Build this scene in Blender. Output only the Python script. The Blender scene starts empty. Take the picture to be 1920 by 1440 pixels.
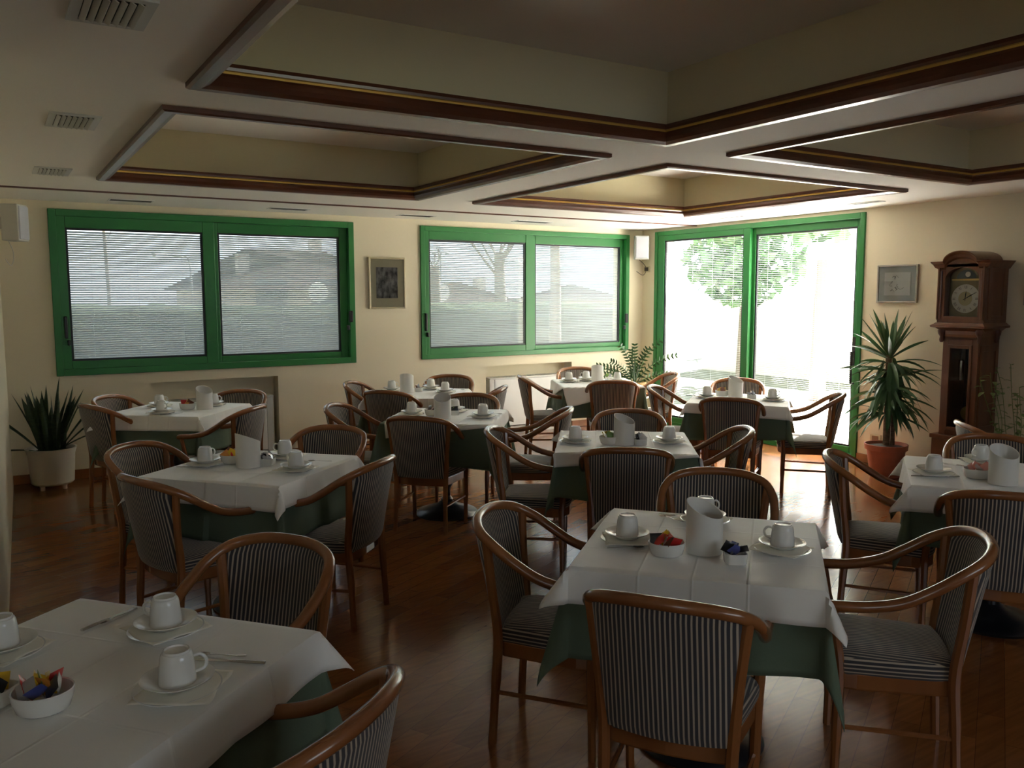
import bpy, math, random
from mathutils import Vector, Matrix
random.seed(7)
PI = math.pi
R = math.radians
sc = bpy.context.scene
COL = sc.collection

# ------------------------------------------------------------------ camera
H = 1.67
F, PITCH, ROLL, YAW = 1574.18, -6.011, -0.1363, 31.865      # focal length in pixels of the 1920 wide frame
_pi, _ro, _ya = R(PITCH), R(ROLL), R(YAW)
FW = Vector((math.sin(_ya)*math.cos(_pi), math.cos(_ya)*math.cos(_pi), math.sin(_pi)))
_r = Vector((math.cos(_ya), -math.sin(_ya), 0)); _u = _r.cross(FW)
RT = _r*math.cos(_ro) + _u*math.sin(_ro)
UP = -_r*math.sin(_ro) + _u*math.cos(_ro)
cd = bpy.data.cameras.new('camera'); cam = bpy.data.objects.new('camera', cd); COL.objects.link(cam)
cd.sensor_fit = 'HORIZONTAL'; cd.sensor_width = 36; cd.lens = F*36/1920; cd.clip_end = 500
m = Matrix((RT, UP, -FW)).transposed().to_4x4(); m.translation = Vector((0, 0, H)); cam.matrix_world = m
sc.camera = cam

# ------------------------------------------------------------------ world, sun, exposure
w = bpy.data.worlds.new('world'); sc.world = w; w.use_nodes = True
bg = w.node_tree.nodes['Background']
bg.inputs[0].default_value = (0.80, 0.90, 1.0, 1); bg.inputs[1].default_value = 2.1
sd = bpy.data.lights.new('sun', 'SUN'); sun = bpy.data.objects.new('sun', sd); COL.objects.link(sun)
sd.energy = 92; sd.angle = R(0.6); sd.color = (1.0, 0.955, 0.89)
sun.rotation_euler = Vector((-1.0, -0.42, -0.92)).to_track_quat('-Z', 'Y').to_euler()
sc.view_settings.view_transform = 'Standard'
sc.view_settings.look = 'None'
sc.view_settings.gamma = 1
sc.view_settings.use_curve_mapping = False
sc.view_settings.exposure = 0.87
sc.cycles.use_denoising = True
sc.cycles.max_bounces = 10
sc.cycles.diffuse_bounces = 6
sc.cycles.glossy_bounces = 4
sc.cycles.transparent_max_bounces = 16
sc.cycles.sample_clamp_indirect = 6
sc.cycles.caustics_reflective = False
sc.cycles.caustics_refractive = False

# ------------------------------------------------------------------ helpers
def ray(px, py):
    return FW + RT*((px-960)/F) - UP*((py-720)/F)
def on_z(px, py, z):
    d = ray(px, py); t = (z-H)/d.z; return Vector((0, 0, H)) + d*t
def on_y(px, py, y):
    d = ray(px, py); return Vector((0, 0, H)) + d*(y/d.y)
def on_x(px, py, x):
    d = ray(px, py); return Vector((0, 0, H)) + d*(x/d.x)

class MB:
    def __init__(s): s.v = []; s.f = []; s.mi = []; s.cur = 0
    def add(s, vs, fs):
        o = len(s.v); s.v += [tuple(v) for v in vs]; s.f += [tuple(i+o for i in f) for f in fs]; s.mi += [s.cur]*len(fs); return s
    def box(s, a, b, M=None):
        x0, y0, z0 = a; x1, y1, z1 = b
        vs = [Vector(p) for p in ((x0,y0,z0),(x1,y0,z0),(x1,y1,z0),(x0,y1,z0),(x0,y0,z1),(x1,y0,z1),(x1,y1,z1),(x0,y1,z1))]
        if M: vs = [M @ v for v in vs]
        return s.add(vs, [(3,2,1,0),(4,5,6,7),(0,1,5,4),(1,2,6,5),(2,3,7,6),(3,0,4,7)])
    def tube(s, pts, rad, n=8, cap=True, flat=1.0, closed=False):
        pts = [Vector(p) for p in pts]; k = len(pts)
        if not hasattr(rad, '__len__'): rad = [rad]*k
        rings = []; prev = None
        for i in range(k):
            if closed: t = pts[(i+1) % k]-pts[i-1]
            else: t = pts[min(i+1, k-1)]-pts[max(i-1, 0)]
            t.normalize()
            if prev is None:
                a = Vector((0, 0, 1)) if abs(t.z) < .9 else Vector((1, 0, 0))
                nrm = (a - t*a.dot(t)).normalized()
            else:
                nrm = (prev - t*prev.dot(t)).normalized()
            prev = nrm; b = t.cross(nrm)
            rings.append([pts[i] + (nrm*math.cos(2*PI*j/n)*flat + b*math.sin(2*PI*j/n))*rad[i] for j in range(n)])
        vs = [v for r_ in rings for v in r_]; fs = []
        for i in range(k if closed else k-1):
            for j in range(n):
                a, b2 = i*n+j, i*n+(j+1) % n; c, d = ((i+1) % k)*n+(j+1) % n, ((i+1) % k)*n+j
                fs.append((a, b2, c, d))
        if cap and not closed:
            fs.append(tuple(range(n-1, -1, -1))); fs.append(tuple((k-1)*n+j for j in range(n)))
        return s.add(vs, fs)
    def lathe(s, prof, n=24, c=(0,0,0), sx=1, sy=1, sup=2.0, close=False):
        vs = []; fs = []; k = len(prof)
        for r_, z in prof:
            for j in range(n):
                a = 2*PI*j/n; ca, sa = math.cos(a), math.sin(a)
                q = 1.0 if sup == 2 else (abs(ca)**sup+abs(sa)**sup)**(-1/sup)
                vs.append((c[0]+r_*q*ca*sx, c[1]+r_*q*sa*sy, c[2]+z))
        for i in range(k-1):
            for j in range(n):
                fs.append((i*n+j, i*n+(j+1) % n, (i+1)*n+(j+1) % n, (i+1)*n+j))
        if prof[0][0] > 1e-6 and close: fs.append(tuple(range(n-1, -1, -1)))
        if prof[-1][0] > 1e-6 and close: fs.append(tuple((k-1)*n+j for j in range(n)))
        return s.add(vs, fs)
    def prism(s, poly, z0, z1):
        n = len(poly)
        vs = [(x, y, z0) for x, y in poly] + [(x, y, z1) for x, y in poly]
        return s.add(vs, [tuple(range(n-1, -1, -1)), tuple(range(n, 2*n))] + [(i, (i+1) % n, n+(i+1) % n, n+i) for i in range(n)])
    def grid(s, P, nu, nv):          # P(i, j) -> point
        vs = [P(i/nu, j/nv) for j in range(nv+1) for i in range(nu+1)]
        return s.add(vs, [(j*(nu+1)+i, j*(nu+1)+i+1, (j+1)*(nu+1)+i+1, (j+1)*(nu+1)+i) for j in range(nv) for i in range(nu)])
    def build(s, name, mat, parent=None, smooth=False, bevel=0, solid=0, weld=False):
        me = bpy.data.meshes.new(name); me.from_pydata(s.v, [], s.f)
        for mm in (mat if isinstance(mat, (list, tuple)) else [mat]): me.materials.append(mm)
        me.polygons.foreach_set('material_index', s.mi)
        if smooth: me.polygons.foreach_set('use_smooth', [True]*len(me.polygons))
        me.update()
        if smooth:
            try: me.set_sharp_from_angle(angle=R(40))
            except Exception: pass
        o = bpy.data.objects.new(name, me); COL.objects.link(o)
        if parent: o.parent = parent
        if bevel:
            b = o.modifiers.new('bevel', 'BEVEL'); b.width = bevel; b.segments = 2; b.limit_method = 'ANGLE'
        if solid:
            b = o.modifiers.new('solid', 'SOLIDIFY'); b.thickness = solid; b.offset = -1
        return o

LABELS = set()
def tag(o, label, cat, group=None, kind=None):
    n = len(label.split()); assert 4 <= n <= 16, (n, label)
    o['label'] = label; o['category'] = cat
    if group: o['group'] = group
    if kind: o['kind'] = kind
    return o
def empty(name, loc=(0,0,0), rz=0):
    o = bpy.data.objects.new(name, None); COL.objects.link(o); o.empty_display_size = .1
    o.location = loc; o.rotation_euler = (0, 0, rz); return o
def struct(o, label=None):
    o['kind'] = 'structure'; return o
def dup(o, parent=None):
    c = o.copy(); COL.objects.link(c); c.parent = parent
    for ch in list(o.children): dup(ch, c)
    return c
def catmull(P, n):
    P = [Vector(p) for p in P]; out = []
    for i in range(len(P)-1):
        p0, p1, p2, p3 = P[max(i-1, 0)], P[i], P[i+1], P[min(i+2, len(P)-1)]
        for k in range(n):
            t = k/n
            out.append(.5*((2*p1)+(p2-p0)*t+(2*p0-5*p1+4*p2-p3)*t*t+(3*p1-p0-3*p2+p3)*t**3))
    out.append(P[-1]); return out

# ------------------------------------------------------------------ materials
def mat(name, col, rough=.5, metal=0, spec=.5, coat=0, noise=None, bump=None, col2=None, trans=0):
    m = bpy.data.materials.new(name); m.use_nodes = True; nt = m.node_tree; b = nt.nodes['Principled BSDF']
    b.inputs['Base Color'].default_value = (*col, 1); b.inputs['Roughness'].default_value = rough
    b.inputs['Metallic'].default_value = metal; b.inputs['Specular IOR Level'].default_value = spec
    b.inputs['Coat Weight'].default_value = coat; b.inputs['Coat Roughness'].default_value = .12
    if noise:
        tc = nt.nodes.new('ShaderNodeTexCoord'); mp = nt.nodes.new('ShaderNodeMapping'); n = nt.nodes.new('ShaderNodeTexNoise')
        mp.inputs['Scale'].default_value = noise[1] if len(noise) > 1 else (1, 1, 1)
        n.inputs['Scale'].default_value = noise[0]; n.inputs['Detail'].default_value = 5
        nt.links.new(tc.outputs['Object'], mp.inputs[0]); nt.links.new(mp.outputs[0], n.inputs[0])
        if col2:
            cr = nt.nodes.new('ShaderNodeValToRGB'); cr.color_ramp.elements[0].position = .35; cr.color_ramp.elements[1].position = .68
            cr.color_ramp.elements[0].color = (*col2, 1); cr.color_ramp.elements[1].color = (*col, 1)
            nt.links.new(n.outputs['Fac'], cr.inputs[0]); nt.links.new(cr.outputs[0], b.inputs['Base Color'])
        if bump:
            bp = nt.nodes.new('ShaderNodeBump'); bp.inputs['Strength'].default_value = bump; bp.inputs['Distance'].default_value = .01
            nt.links.new(n.outputs['Fac'], bp.inputs['Height']); nt.links.new(bp.outputs[0], b.inputs['Normal'])
    if trans:
        tr = nt.nodes.new('ShaderNodeBsdfTranslucent'); tr.inputs[0].default_value = (*col, 1)
        mx = nt.nodes.new('ShaderNodeMixShader'); mx.inputs[0].default_value = trans
        out = nt.nodes['Material Output']
        nt.links.new(b.outputs[0], mx.inputs[1]); nt.links.new(tr.outputs[0], mx.inputs[2]); nt.links.new(mx.outputs[0], out.inputs[0])
    return m

def sheen(m, w_, r_):
    b = m.node_tree.nodes['Principled BSDF']; b.inputs['Sheen Weight'].default_value = w_; b.inputs['Sheen Roughness'].default_value = r_; return m

def stripe_mat(seat=False):
    m = bpy.data.materials.new('striped_seat_fabric' if seat else 'striped_fabric'); m.use_nodes = True; nt = m.node_tree; b = nt.nodes['Principled BSDF']
    tc = nt.nodes.new('ShaderNodeTexCoord'); sp = nt.nodes.new('ShaderNodeSeparateXYZ'); nt.links.new(tc.outputs['Object'], sp.inputs[0])
    a = nt.nodes.new('ShaderNodeMath'); a.operation = 'MULTIPLY'; a.inputs[1].default_value = 2*PI/.0142; 
    if seat:
        ge = nt.nodes.new('ShaderNodeNewGeometry'); sn = nt.nodes.new('ShaderNodeSeparateXYZ'); nt.links.new(ge.outputs['Normal'], sn.inputs[0])
        gt = nt.nodes.new('ShaderNodeMath'); gt.operation = 'GREATER_THAN'; gt.inputs[1].default_value = .62; nt.links.new(sn.outputs[2], gt.inputs[0])
        mm = nt.nodes.new('ShaderNodeMix'); nt.links.new(gt.outputs[0], mm.inputs[0]); nt.links.new(sp.outputs[2], mm.inputs[2]); nt.links.new(sp.outputs[0], mm.inputs[3]); nt.links.new(mm.outputs[0], a.inputs[0])
    else: nt.links.new(sp.outputs[0], a.inputs[0])
    s_ = nt.nodes.new('ShaderNodeMath'); s_.operation = 'SINE'; nt.links.new(a.outputs[0], s_.inputs[0])
    cr = nt.nodes.new('ShaderNodeValToRGB'); e = cr.color_ramp.elements
    mr = nt.nodes.new('ShaderNodeMapRange'); mr.inputs[1].default_value = -1; mr.inputs[2].default_value = 1
    nt.links.new(s_.outputs[0], mr.inputs[0]); nt.links.new(mr.outputs[0], cr.inputs[0])
    e[0].position = .58; e[0].color = (.030, .028, .034, 1); e[1].position = .84; e[1].color = (.42, .35, .27, 1)
    nt.links.new(cr.outputs[0], b.inputs['Base Color']); b.inputs['Roughness'].default_value = .85
    b.inputs['Sheen Weight'].default_value = .3
    return m

def glass_mat(name, tint=(1,1,1), refl=.5):
    m = bpy.data.materials.new(name); m.use_nodes = True; nt = m.node_tree; nt.nodes.remove(nt.nodes['Principled BSDF'])
    t = nt.nodes.new('ShaderNodeBsdfTransparent'); t.inputs[0].default_value = (*tint, 1)
    g = nt.nodes.new('ShaderNodeBsdfGlossy'); g.inputs['Roughness'].default_value = .02
    fr = nt.nodes.new('ShaderNodeFresnel'); fr.inputs[0].default_value = 1.5
    mu = nt.nodes.new('ShaderNodeMath'); mu.operation = 'MULTIPLY'; mu.inputs[1].default_value = refl
    nt.links.new(fr.outputs[0], mu.inputs[0])
    mx = nt.nodes.new('ShaderNodeMixShader'); nt.links.new(mu.outputs[0], mx.inputs[0])
    nt.links.new(t.outputs[0], mx.inputs[1]); nt.links.new(g.outputs[0], mx.inputs[2])
    nt.links.new(mx.outputs[0], nt.nodes['Material Output'].inputs[0]); return m

def floor_mat():
    m = bpy.data.materials.new('parquet'); m.use_nodes = True; nt = m.node_tree; b = nt.nodes['Principled BSDF']
    tc = nt.nodes.new('ShaderNodeTexCoord'); mp = nt.nodes.new('ShaderNodeMapping'); mp.inputs['Rotation'].default_value = (0, 0, R(-28))
    nt.links.new(tc.outputs['Object'], mp.inputs[0])
    br = nt.nodes.new('ShaderNodeTexBrick'); nt.links.new(mp.outputs[0], br.inputs[0])
    br.inputs['Scale'].default_value = 1; br.inputs['Brick Width'].default_value = .62; br.inputs['Row Height'].default_value = .095
    br.inputs['Mortar Size'].default_value = .0012; br.inputs['Color1'].default_value = (.235, .088, .027, 1); br.inputs['Color2'].default_value = (.16, .055, .017, 1)
    br.inputs['Mortar'].default_value = (.10, .035, .014, 1); br.offset = .37; br.inputs['Bias'].default_value = -.1
    ns = nt.nodes.new('ShaderNodeTexNoise'); mp2 = nt.nodes.new('ShaderNodeMapping'); mp2.inputs['Rotation'].default_value = (0, 0, R(-28)); mp2.inputs['Scale'].default_value = (1.2, 16, 1)
    nt.links.new(tc.outputs['Object'], mp2.inputs[0]); nt.links.new(mp2.outputs[0], ns.inputs[0]); ns.inputs['Scale'].default_value = 3; ns.inputs['Detail'].default_value = 6
    mx = nt.nodes.new('ShaderNodeMixRGB'); mx.blend_type = 'OVERLAY'; mx.inputs[0].default_value = .45
    nt.links.new(br.outputs['Color'], mx.inputs[1]); nt.links.new(ns.outputs['Fac'], mx.inputs[2]); nt.links.new(mx.outputs[0], b.inputs['Base Color'])
    b.inputs['Roughness'].default_value = .17; b.inputs['Specular IOR Level'].default_value = .30
    return m

WALL = mat('cream_wall_paint', (.70, .63, .47), .8, noise=(40,), bump=.04)
CEIL = mat('white_ceiling_paint', (.86, .83, .76), .8)
COFF = mat('cream_coffer_paint', (.70, .63, .41), .8)
WOOD = mat('varnished_beech', (.30, .118, .040), .26, coat=.5, noise=(5, (1, 1, .15)), col2=(.20, .072, .026))
WOODD = mat('walnut_moulding', (.13, .040, .018), .33, coat=.2, noise=(5, (1, 1, 1)), col2=(.09, .028, .012))
GILT = mat('gilt_bead', (.72, .47, .12), .35, metal=.6)
GREEN = mat('green_lacquer', (.017, .165, .034), .42, coat=.06)
RUBBER = mat('black_gasket', (.012, .014, .020), .5)
BLACKP = mat('black_plastic', (.015, .015, .018), .4)
CASTIRON = mat('black_cast_iron', (.012, .013, .018), .3, coat=.2)
FLOOR = floor_mat()
STRIPE = stripe_mat(); SEATF = stripe_mat(True)
PIPING = mat('dark_welt_fabric', (.05, .045, .05), .9)
CLOTH = sheen(mat('white_cotton_cloth', (.86, .85, .81), .5, noise=(220,), bump=.05), .7, .35)
GCLOTH = mat('sage_green_cloth', (.110, .150, .100), .9, noise=(200,), bump=.08)
PORC = mat('white_porcelain', (.80, .80, .77), .18, coat=.3)
BINM = mat('white_plastic', (.78, .77, .73), .35)
NAPK = mat('cream_paper_napkin', (.84, .81, .71), .9)
STEEL = mat('polished_steel', (.62, .62, .62), .22, metal=1)
SLATD = mat('sunlit_aluminium_slat', (.85, .85, .84), .5, trans=.45)  # door copy, paler and more translucent, sunlight put into the colour
SLAT = mat('dimmed_aluminium_slat', (.66, .69, .75), .5, trans=.22)  # same slats in a darker, bluer tone that dims the window blinds
GLASS = glass_mat('window_glass', (.97, .985, .98), .45)
PLEX = glass_mat('picture_glass', (1, 1, 1), .9)
WHITEM = mat('white_enamel', (.74, .74, .72), .4)
GREYM = mat('grey_enamel', (.55, .55, .52), .45)
SPK = mat('white_speaker_plastic', (.50, .49, .45), .5)
SPKG = mat('grey_speaker_grille', (.50, .51, .56), .6, noise=(300,), bump=.3)
TERRA = mat('terracotta', (.42, .125, .065), .7, noise=(12,), col2=(.33, .10, .05))
SOIL = mat('potting_soil', (.035, .022, .014), .95, noise=(60,), bump=.8)
POTW = mat('white_glazed_pot', (.68, .64, .55), .45)
WICK = mat('wicker', (.50, .34, .12), .7, noise=(60, (1, 1, 3)), bump=.6, col2=(.30, .18, .06))
LEAFD = mat('snake_plant_leaf', (.045, .075, .028), .45, noise=(9, (1, 1, 6)), col2=(.015, .035, .015))
LEAFE = mat('leaf_yellow_edge', (.30, .30, .09), .5)
LEAFY = mat('yucca_leaf', (.050, .115, .040), .45, trans=.15)
LEAFZ = mat('glossy_fern_leaf', (.025, .075, .018), .35, trans=.08)
LEAFP = mat('pale_leaf', (.16, .22, .07), .6, trans=.2)
BARK = mat('bark', (.16, .10, .06), .9, noise=(14, (1, 1, 4)), bump=.7, col2=(.08, .05, .03))
CLKW = mat('clock_oak', (.165, .060, .024), .35, coat=.3, noise=(4, (3, 3, .5)), col2=(.105, .036, .015))
CLKD = mat('clock_carving', (.10, .035, .018), .45)
BRASS = mat('brass', (.60, .45, .18), .3, metal=.9)
SILV = mat('silvered_dial', (.74, .74, .70), .4, metal=.1)
DGLASS = mat('dark_case_interior', (.018, .016, .016), .3)
BLUEM = mat('moon_dial_blue', (.10, .14, .16), .4)
PFRG = mat('champagne_metal_frame', (.62, .55, .38), .3, metal=.8)
PFRS = mat('silver_wood_frame', (.36, .33, .29), .4, metal=.4)
MATB = mat('cream_mount_board', (.66, .62, .42), .8)
MATG = mat('grey_mount_board', (.56, .58, .53), .8)
PAPER = mat('drawing_paper', (.82, .82, .78), .8)
PRINT = mat('grey_print', (.42, .42, .40), .7, noise=(22, (1, 1, .6)), col2=(.05, .05, .055))
INK = mat('ink_line', (.10, .10, .10), .8)
GOLD = mat('gold_frame', (.75, .50, .12), .3, metal=.8)

# ------------------------------------------------------------------ room shell
YB, XR, ZC = 8.59, 7.375, 2.515
W1 = (.494, 3.350); W2 = (4.133, 7.135); WZ = (.953, 2.448)
DY = (5.265, 8.336); DZ = 2.478
N1 = (1.272, 2.50, .852); N2 = (4.975, 6.229, .837)

def wall_holes(mb, axis, pos, thick, lo, hi, z0, z1, holes):
    us = sorted({lo, hi, *[h[0] for h in holes], *[h[1] for h in holes]}); zs = sorted({z0, z1, *[h[2] for h in holes], *[h[3] for h in holes]})
    for i in range(len(us)-1):
        for j in range(len(zs)-1):
            uc, zc = (us[i]+us[i+1])/2, (zs[j]+zs[j+1])/2
            if any(h[0] < uc < h[1] and h[2] < zc < h[3] for h in holes): continue
            if axis == 'y': mb.box((us[i], pos, zs[j]), (us[i+1], pos+thick, zs[j+1]))
            else: mb.box((pos, us[i], zs[j]), (pos+thick, us[i+1], zs[j+1]))

mb = MB(); wall_holes(mb, 'y', YB, .28, -.3, XR+.28, -.1, 3.1, [(W1[0]+.03, W1[1]-.03, WZ[0]+.03, WZ[1]-.03), (W2[0]+.03, W2[1]-.03, WZ[0]+.03, WZ[1]-.03), (N1[0], N1[1], 0, N1[2]), (N2[0], N2[1], 0, N2[2])])
mb.box((N1[0]-.02, YB+.17, -.05), (N1[1]+.02, YB+.27, N1[2]+.02)); mb.box((N2[0]-.02, YB+.17, -.05), (N2[1]+.02, YB+.27, N2[2]+.02))
struct(mb.build('wall_back', WALL))
mb = MB(); wall_holes(mb, 'x', XR, .28, -3, YB, -.1, 3.1, [(DY[0]+.03, DY[1]-.03, 0, DZ-.03)]); struct(mb.build('wall_right', WALL))
# the left wall stands very slightly askew
mb = MB(); mb.add([(-.045, 3.4, 0), (.105, YB, 0), (-.3, YB, 0), (-.5, 3.4, 0), (-.045, 3.4, ZC), (.105, YB, ZC), (-.3, YB, ZC), (-.5, 3.4, ZC)],
                  [(0,1,5,4), (3,0,4,7), (2,3,7,6), (1,2,6,5), (4,5,6,7)]); struct(mb.build('wall_left', WALL))
mb = MB(); wall_holes(mb, 'y', -3.2, .2, -3.2, XR+.2, -.1, 3.1, [(1.4, 4.4, 1.35, 2.4)]); struct(mb.build('wall_behind', WALL))  # unseen opening added to let sky light fill the foreground
mb = MB(); wall_holes(mb, 'x', -3.2, .2, -3, 3.9, -.1, 3.1, [(-2.4, -1.4, .9, 2.35)]); mb.box((-3, 3.6, 0), (-.3, 3.8, 3.1)); struct(mb.build('wall_side', WALL))  # side opening is also added, out of view, as sky fill
mb = MB(); mb.box((-3.2, -3.2, -.12), (XR+.28, YB+.27, 0)); struct(mb.build('floor', FLOOR))

C = {1: (.718, 3.265, 1.05, 3.613), 2: (.706, 3.234, 4.06, 6.728), 3: (3.772, 6.352, 4.163, 6.742), 4: (3.80, 6.351, 1.10, 3.683), 5: (.718, 3.265, -2.0, .62), 6: (3.80, 6.351, -2.0, .62)}
mb = MB(); xs = sorted({-3.2, XR+.1, *[c[0] for c in C.values()], *[c[1] for c in C.values()]}); ys = sorted({-3.2, YB+.1, *[c[2] for c in C.values()], *[c[3] for c in C.values()]})
for i in range(len(xs)-1):
    for j in range(len(ys)-1):
        xc, yc = (xs[i]+xs[i+1])/2, (ys[j]+ys[j+1])/2
        if any(c[0] < xc < c[1] and c[2] < yc < c[3] for c in C.values()): continue
        mb.box((xs[i], ys[j], ZC), (xs[i+1], ys[j+1], ZC+.04))
CT = 2.895
mb.cur = 1
for c in C.values():
    x0, x1, y0, y1 = c; t = .04
    mb.box((x0-t, y0-t, ZC+.001), (x0, y1+t, CT+.04)); mb.box((x1, y0-t, ZC+.001), (x1+t, y1+t, CT+.04))
    mb.box((x0, y0-t, ZC+.001), (x1, y0, CT+.04)); mb.box((x0, y1, ZC+.001), (x1, y1+t, CT+.04)); mb.cur = 0; mb.box((x0, y0, CT), (x1, y1, CT+.04)); mb.cur = 1
mb.cur = 0; mb.box((-3.2, -3.2, 3.0), (XR+.3, YB+.3, 3.1))
struct(mb.build('ceiling', [CEIL, COFF]))
PROF = [(0, 0, 0), (0, -.020, 0), (-.012, -.027, 0), (-.050, -.026, 0), (-.078, -.014, 0), (-.088, .004, 0), (-.084, .026, 0), (-.091, .034, 1), (-.091, .043, 1), (-.084, .050, 1), (-.086, .062, 0), (-.080, .078, 0), (-.0, .080, 0)]
for k, c in C.items():
    if k > 4: continue
    x0, x1, y0, y1 = c; mb = MB(); n = len(PROF); vs = []
    for sx, sy in ((0, 0), (1, 0), (1, 1), (0, 1)):
        for d, z, _ in PROF:
            vs.append((x0-d if sx == 0 else x1+d, y0-d if sy == 0 else y1+d, ZC+z))
    for q in range(4):
        for i in range(n-1):
            mb.cur = PROF[i+1][2] if PROF[i][2] == PROF[i+1][2] == 1 else 0
            a, b = q*n, ((q+1) % 4)*n; o = len(mb.v)
            mb.add([vs[a+i], vs[b+i], vs[b+i+1], vs[a+i+1]], [(0, 3, 2, 1)])
    struct(mb.build('trim_%d' % k, [WOODD, GILT]))
mb = MB(); mb.box((.0, 7.595, ZC-.012), (XR, 7.622, ZC)); struct(mb.build('trim_5', WOODD))
for nm, segs in (('baseboard_back', [(.105, N1[0], 'y'), (N1[1], N2[0], 'y'), (N2[1], XR, 'y')]), ('baseboard_right', [(-3, DY[0], 'x'), (DY[1], YB, 'x')])):
    mb = MB()
    for a, b, ax in segs:
        if ax == 'y': mb.box((a, YB-.015, 0), (b, YB, .085))
        else: mb.box((XR-.015, a, 0), (XR, b, .085))
    struct(mb.build(nm, WOOD, bevel=.004))

# ------------------------------------------------------------------ windows and sliding door
def frame_rect(mb, o, U, V, N, u0, u1, v0, v1, wl, wr, wb, wt, n0, n1):
    def P(u, v, n): return o + U*u + V*v + N*n
    def bx(a0, a1, b0, b1):
        vs = [P(a, b, n) for n in (n0, n1) for a, b in ((a0, b0), (a1, b0), (a1, b1), (a0, b1))]
        mb.add(vs, [(3,2,1,0), (4,5,6,7), (0,1,5,4), (1,2,6,5), (2,3,7,6), (3,0,4,7)])
    bx(u0, u0+wl, v0, v1); bx(u1-wr, u1, v0, v1); bx(u0+wl, u1-wr, v0, v0+wb); bx(u0+wl, u1-wr, v1-wt, v1)
def sliding(name, num, o, U, N, width, z0, z1, panes, outer, mid, handles, slat_tilt=-2):
    """o: lower left corner on the wall face seen from inside, U along the wall, N into the room"""
    V = Vector((0, 0, 1)); hgt = z1-z0
    root = empty('%s_%d' % (name, num), (0, 0, 0)); struct(root)
    mb = MB(); frame_rect(mb, o, U, V, N, 0, width, 0, hgt, outer, outer, outer, outer, -.14, .022)
    mb.build('window_frame' if name == 'window' else 'door_frame', GREEN, root, bevel=.004)
    for k, (pu0, pu1, pv0, pv1) in enumerate(panes):
        su0 = outer-.004 if k == 0 else mid-.03; su1 = mid+.03 if k == 0 else width-outer+.004
        n0, n1 = ((-.035, .012) if k == 0 else (-.085, -.04))
        mb = MB(); frame_rect(mb, o, U, V, N, su0, su1, outer-.004, hgt-outer+.004, pu0-su0, su1-pu1, pv0-(outer-.004), hgt-outer+.004-pv1, n0, n1)
        sash = mb.build('sash', GREEN, root, bevel=.005)
        mb = MB(); frame_rect(mb, o, U, V, N, pu0-.002, pu1+.002, pv0-.002, pv1+.002, .020, .020, .020, .020, n0+.01, n1-.012)
        mb.build('gasket', RUBBER, sash)
        mb = MB(); nn = n1-.02
        mb.add([o+U*pu0+V*pv0+N*nn, o+U*pu1+V*pv0+N*nn, o+U*pu1+V*pv1+N*nn, o+U*pu0+V*pv1+N*nn], [(0, 1, 2, 3)])
        mb.build('pane', GLASS, sash)
        # horizontal slats between the panes
        mb = MB(); tilt = R(slat_tilt); w2 = .0098 if name == 'window' else .0094; pit = .0208; nc = n1-.034
        v = pv0+.02
        dn, dv = math.cos(tilt)*w2, math.sin(tilt)*w2; th = .0003
        while v < pv1-.016:
            a = o+V*v+N*nc
            e0 = N*dn-V*dv; e1 = -e0; t = (V*math.cos(tilt)+N*math.sin(tilt))*th
            vs = [a+U*(pu0+.012)+e0-t, a+U*(pu1-.012)+e0-t, a+U*(pu1-.012)+e1-t, a+U*(pu0+.012)+e1-t,
                  a+U*(pu0+.012)+e0+t, a+U*(pu1-.012)+e0+t, a+U*(pu1-.012)+e1+t, a+U*(pu0+.012)+e1+t]
            mb.add(vs, [(3,2,1,0), (4,5,6,7), (0,1,5,4), (2,3,7,6)])
            v += pit
        nu = 3 if name == 'window' else 4
        for q in range(nu):
            uu = pu0+(pu1-pu0)*(q+.5)/nu
            a = o+U*uu+N*(nc+.010)
            mb.add([a+V*pv0-U*.0012, a+V*pv0+U*.0012, a+V*pv1+U*.0012, a+V*pv1-U*.0012], [(0, 1, 2, 3)])
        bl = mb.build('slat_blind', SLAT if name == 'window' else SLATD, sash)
    for hu, hv, hl, ww in handles:
        mb = MB(); a = o+U*hu+V*hv
        vs = [a+U*x+V*y+N*n for n in (.010, .040) for x, y in ((-ww, -hl/2), (ww, -hl/2), (ww, hl/2), (-ww, hl/2))]
        mb.add(vs, [(3,2,1,0), (4,5,6,7), (0,1,5,4), (1,2,6,5), (2,3,7,6), (3,0,4,7)])
        mb.build('handle', BLACKP, root, bevel=.006)
    return root
X = Vector((1, 0, 0)); Yv = Vector((0, 1, 0)); Zv = Vector((0, 0, 1))
o1 = Vector((W1[0], YB, WZ[0])); zz = WZ[0]
sliding('window', 1, o1, X, -Yv, W1[1]-W1[0], WZ[0], WZ[1], [(.625-W1[0], 1.805-W1[0], 1.085-zz, 2.285-zz), (1.957-W1[0], 3.206-W1[0], 1.075-zz, 2.29-zz)], .062, 1.885-W1[0],
        [(.095, .44, .20, .013), (.115, .30, .05, .012), (W1[1]-W1[0]-.055, .50, .12, .022), (W1[1]-W1[0]-.085, .38, .05, .015)], 71)
o2 = Vector((W2[0], YB, WZ[0]))
sliding('window', 2, o2, X, -Yv, W2[1]-W2[0], WZ[0], WZ[1], [(4.239-W2[0], 5.532-W2[0], 1.075-zz, 2.30-zz), (5.702-W2[0], 7.029-W2[0], 1.06-zz, 2.295-zz)], .055, 5.615-W2[0],
        [(.055, .42, .20, .013), (.075, .28, .05, .012), (W2[1]-W2[0]-.045, .42, .12, .022), (W2[1]-W2[0]-.075, .30, .05, .015)], 57)
o3 = Vector((XR, DY[1], 0))
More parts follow.
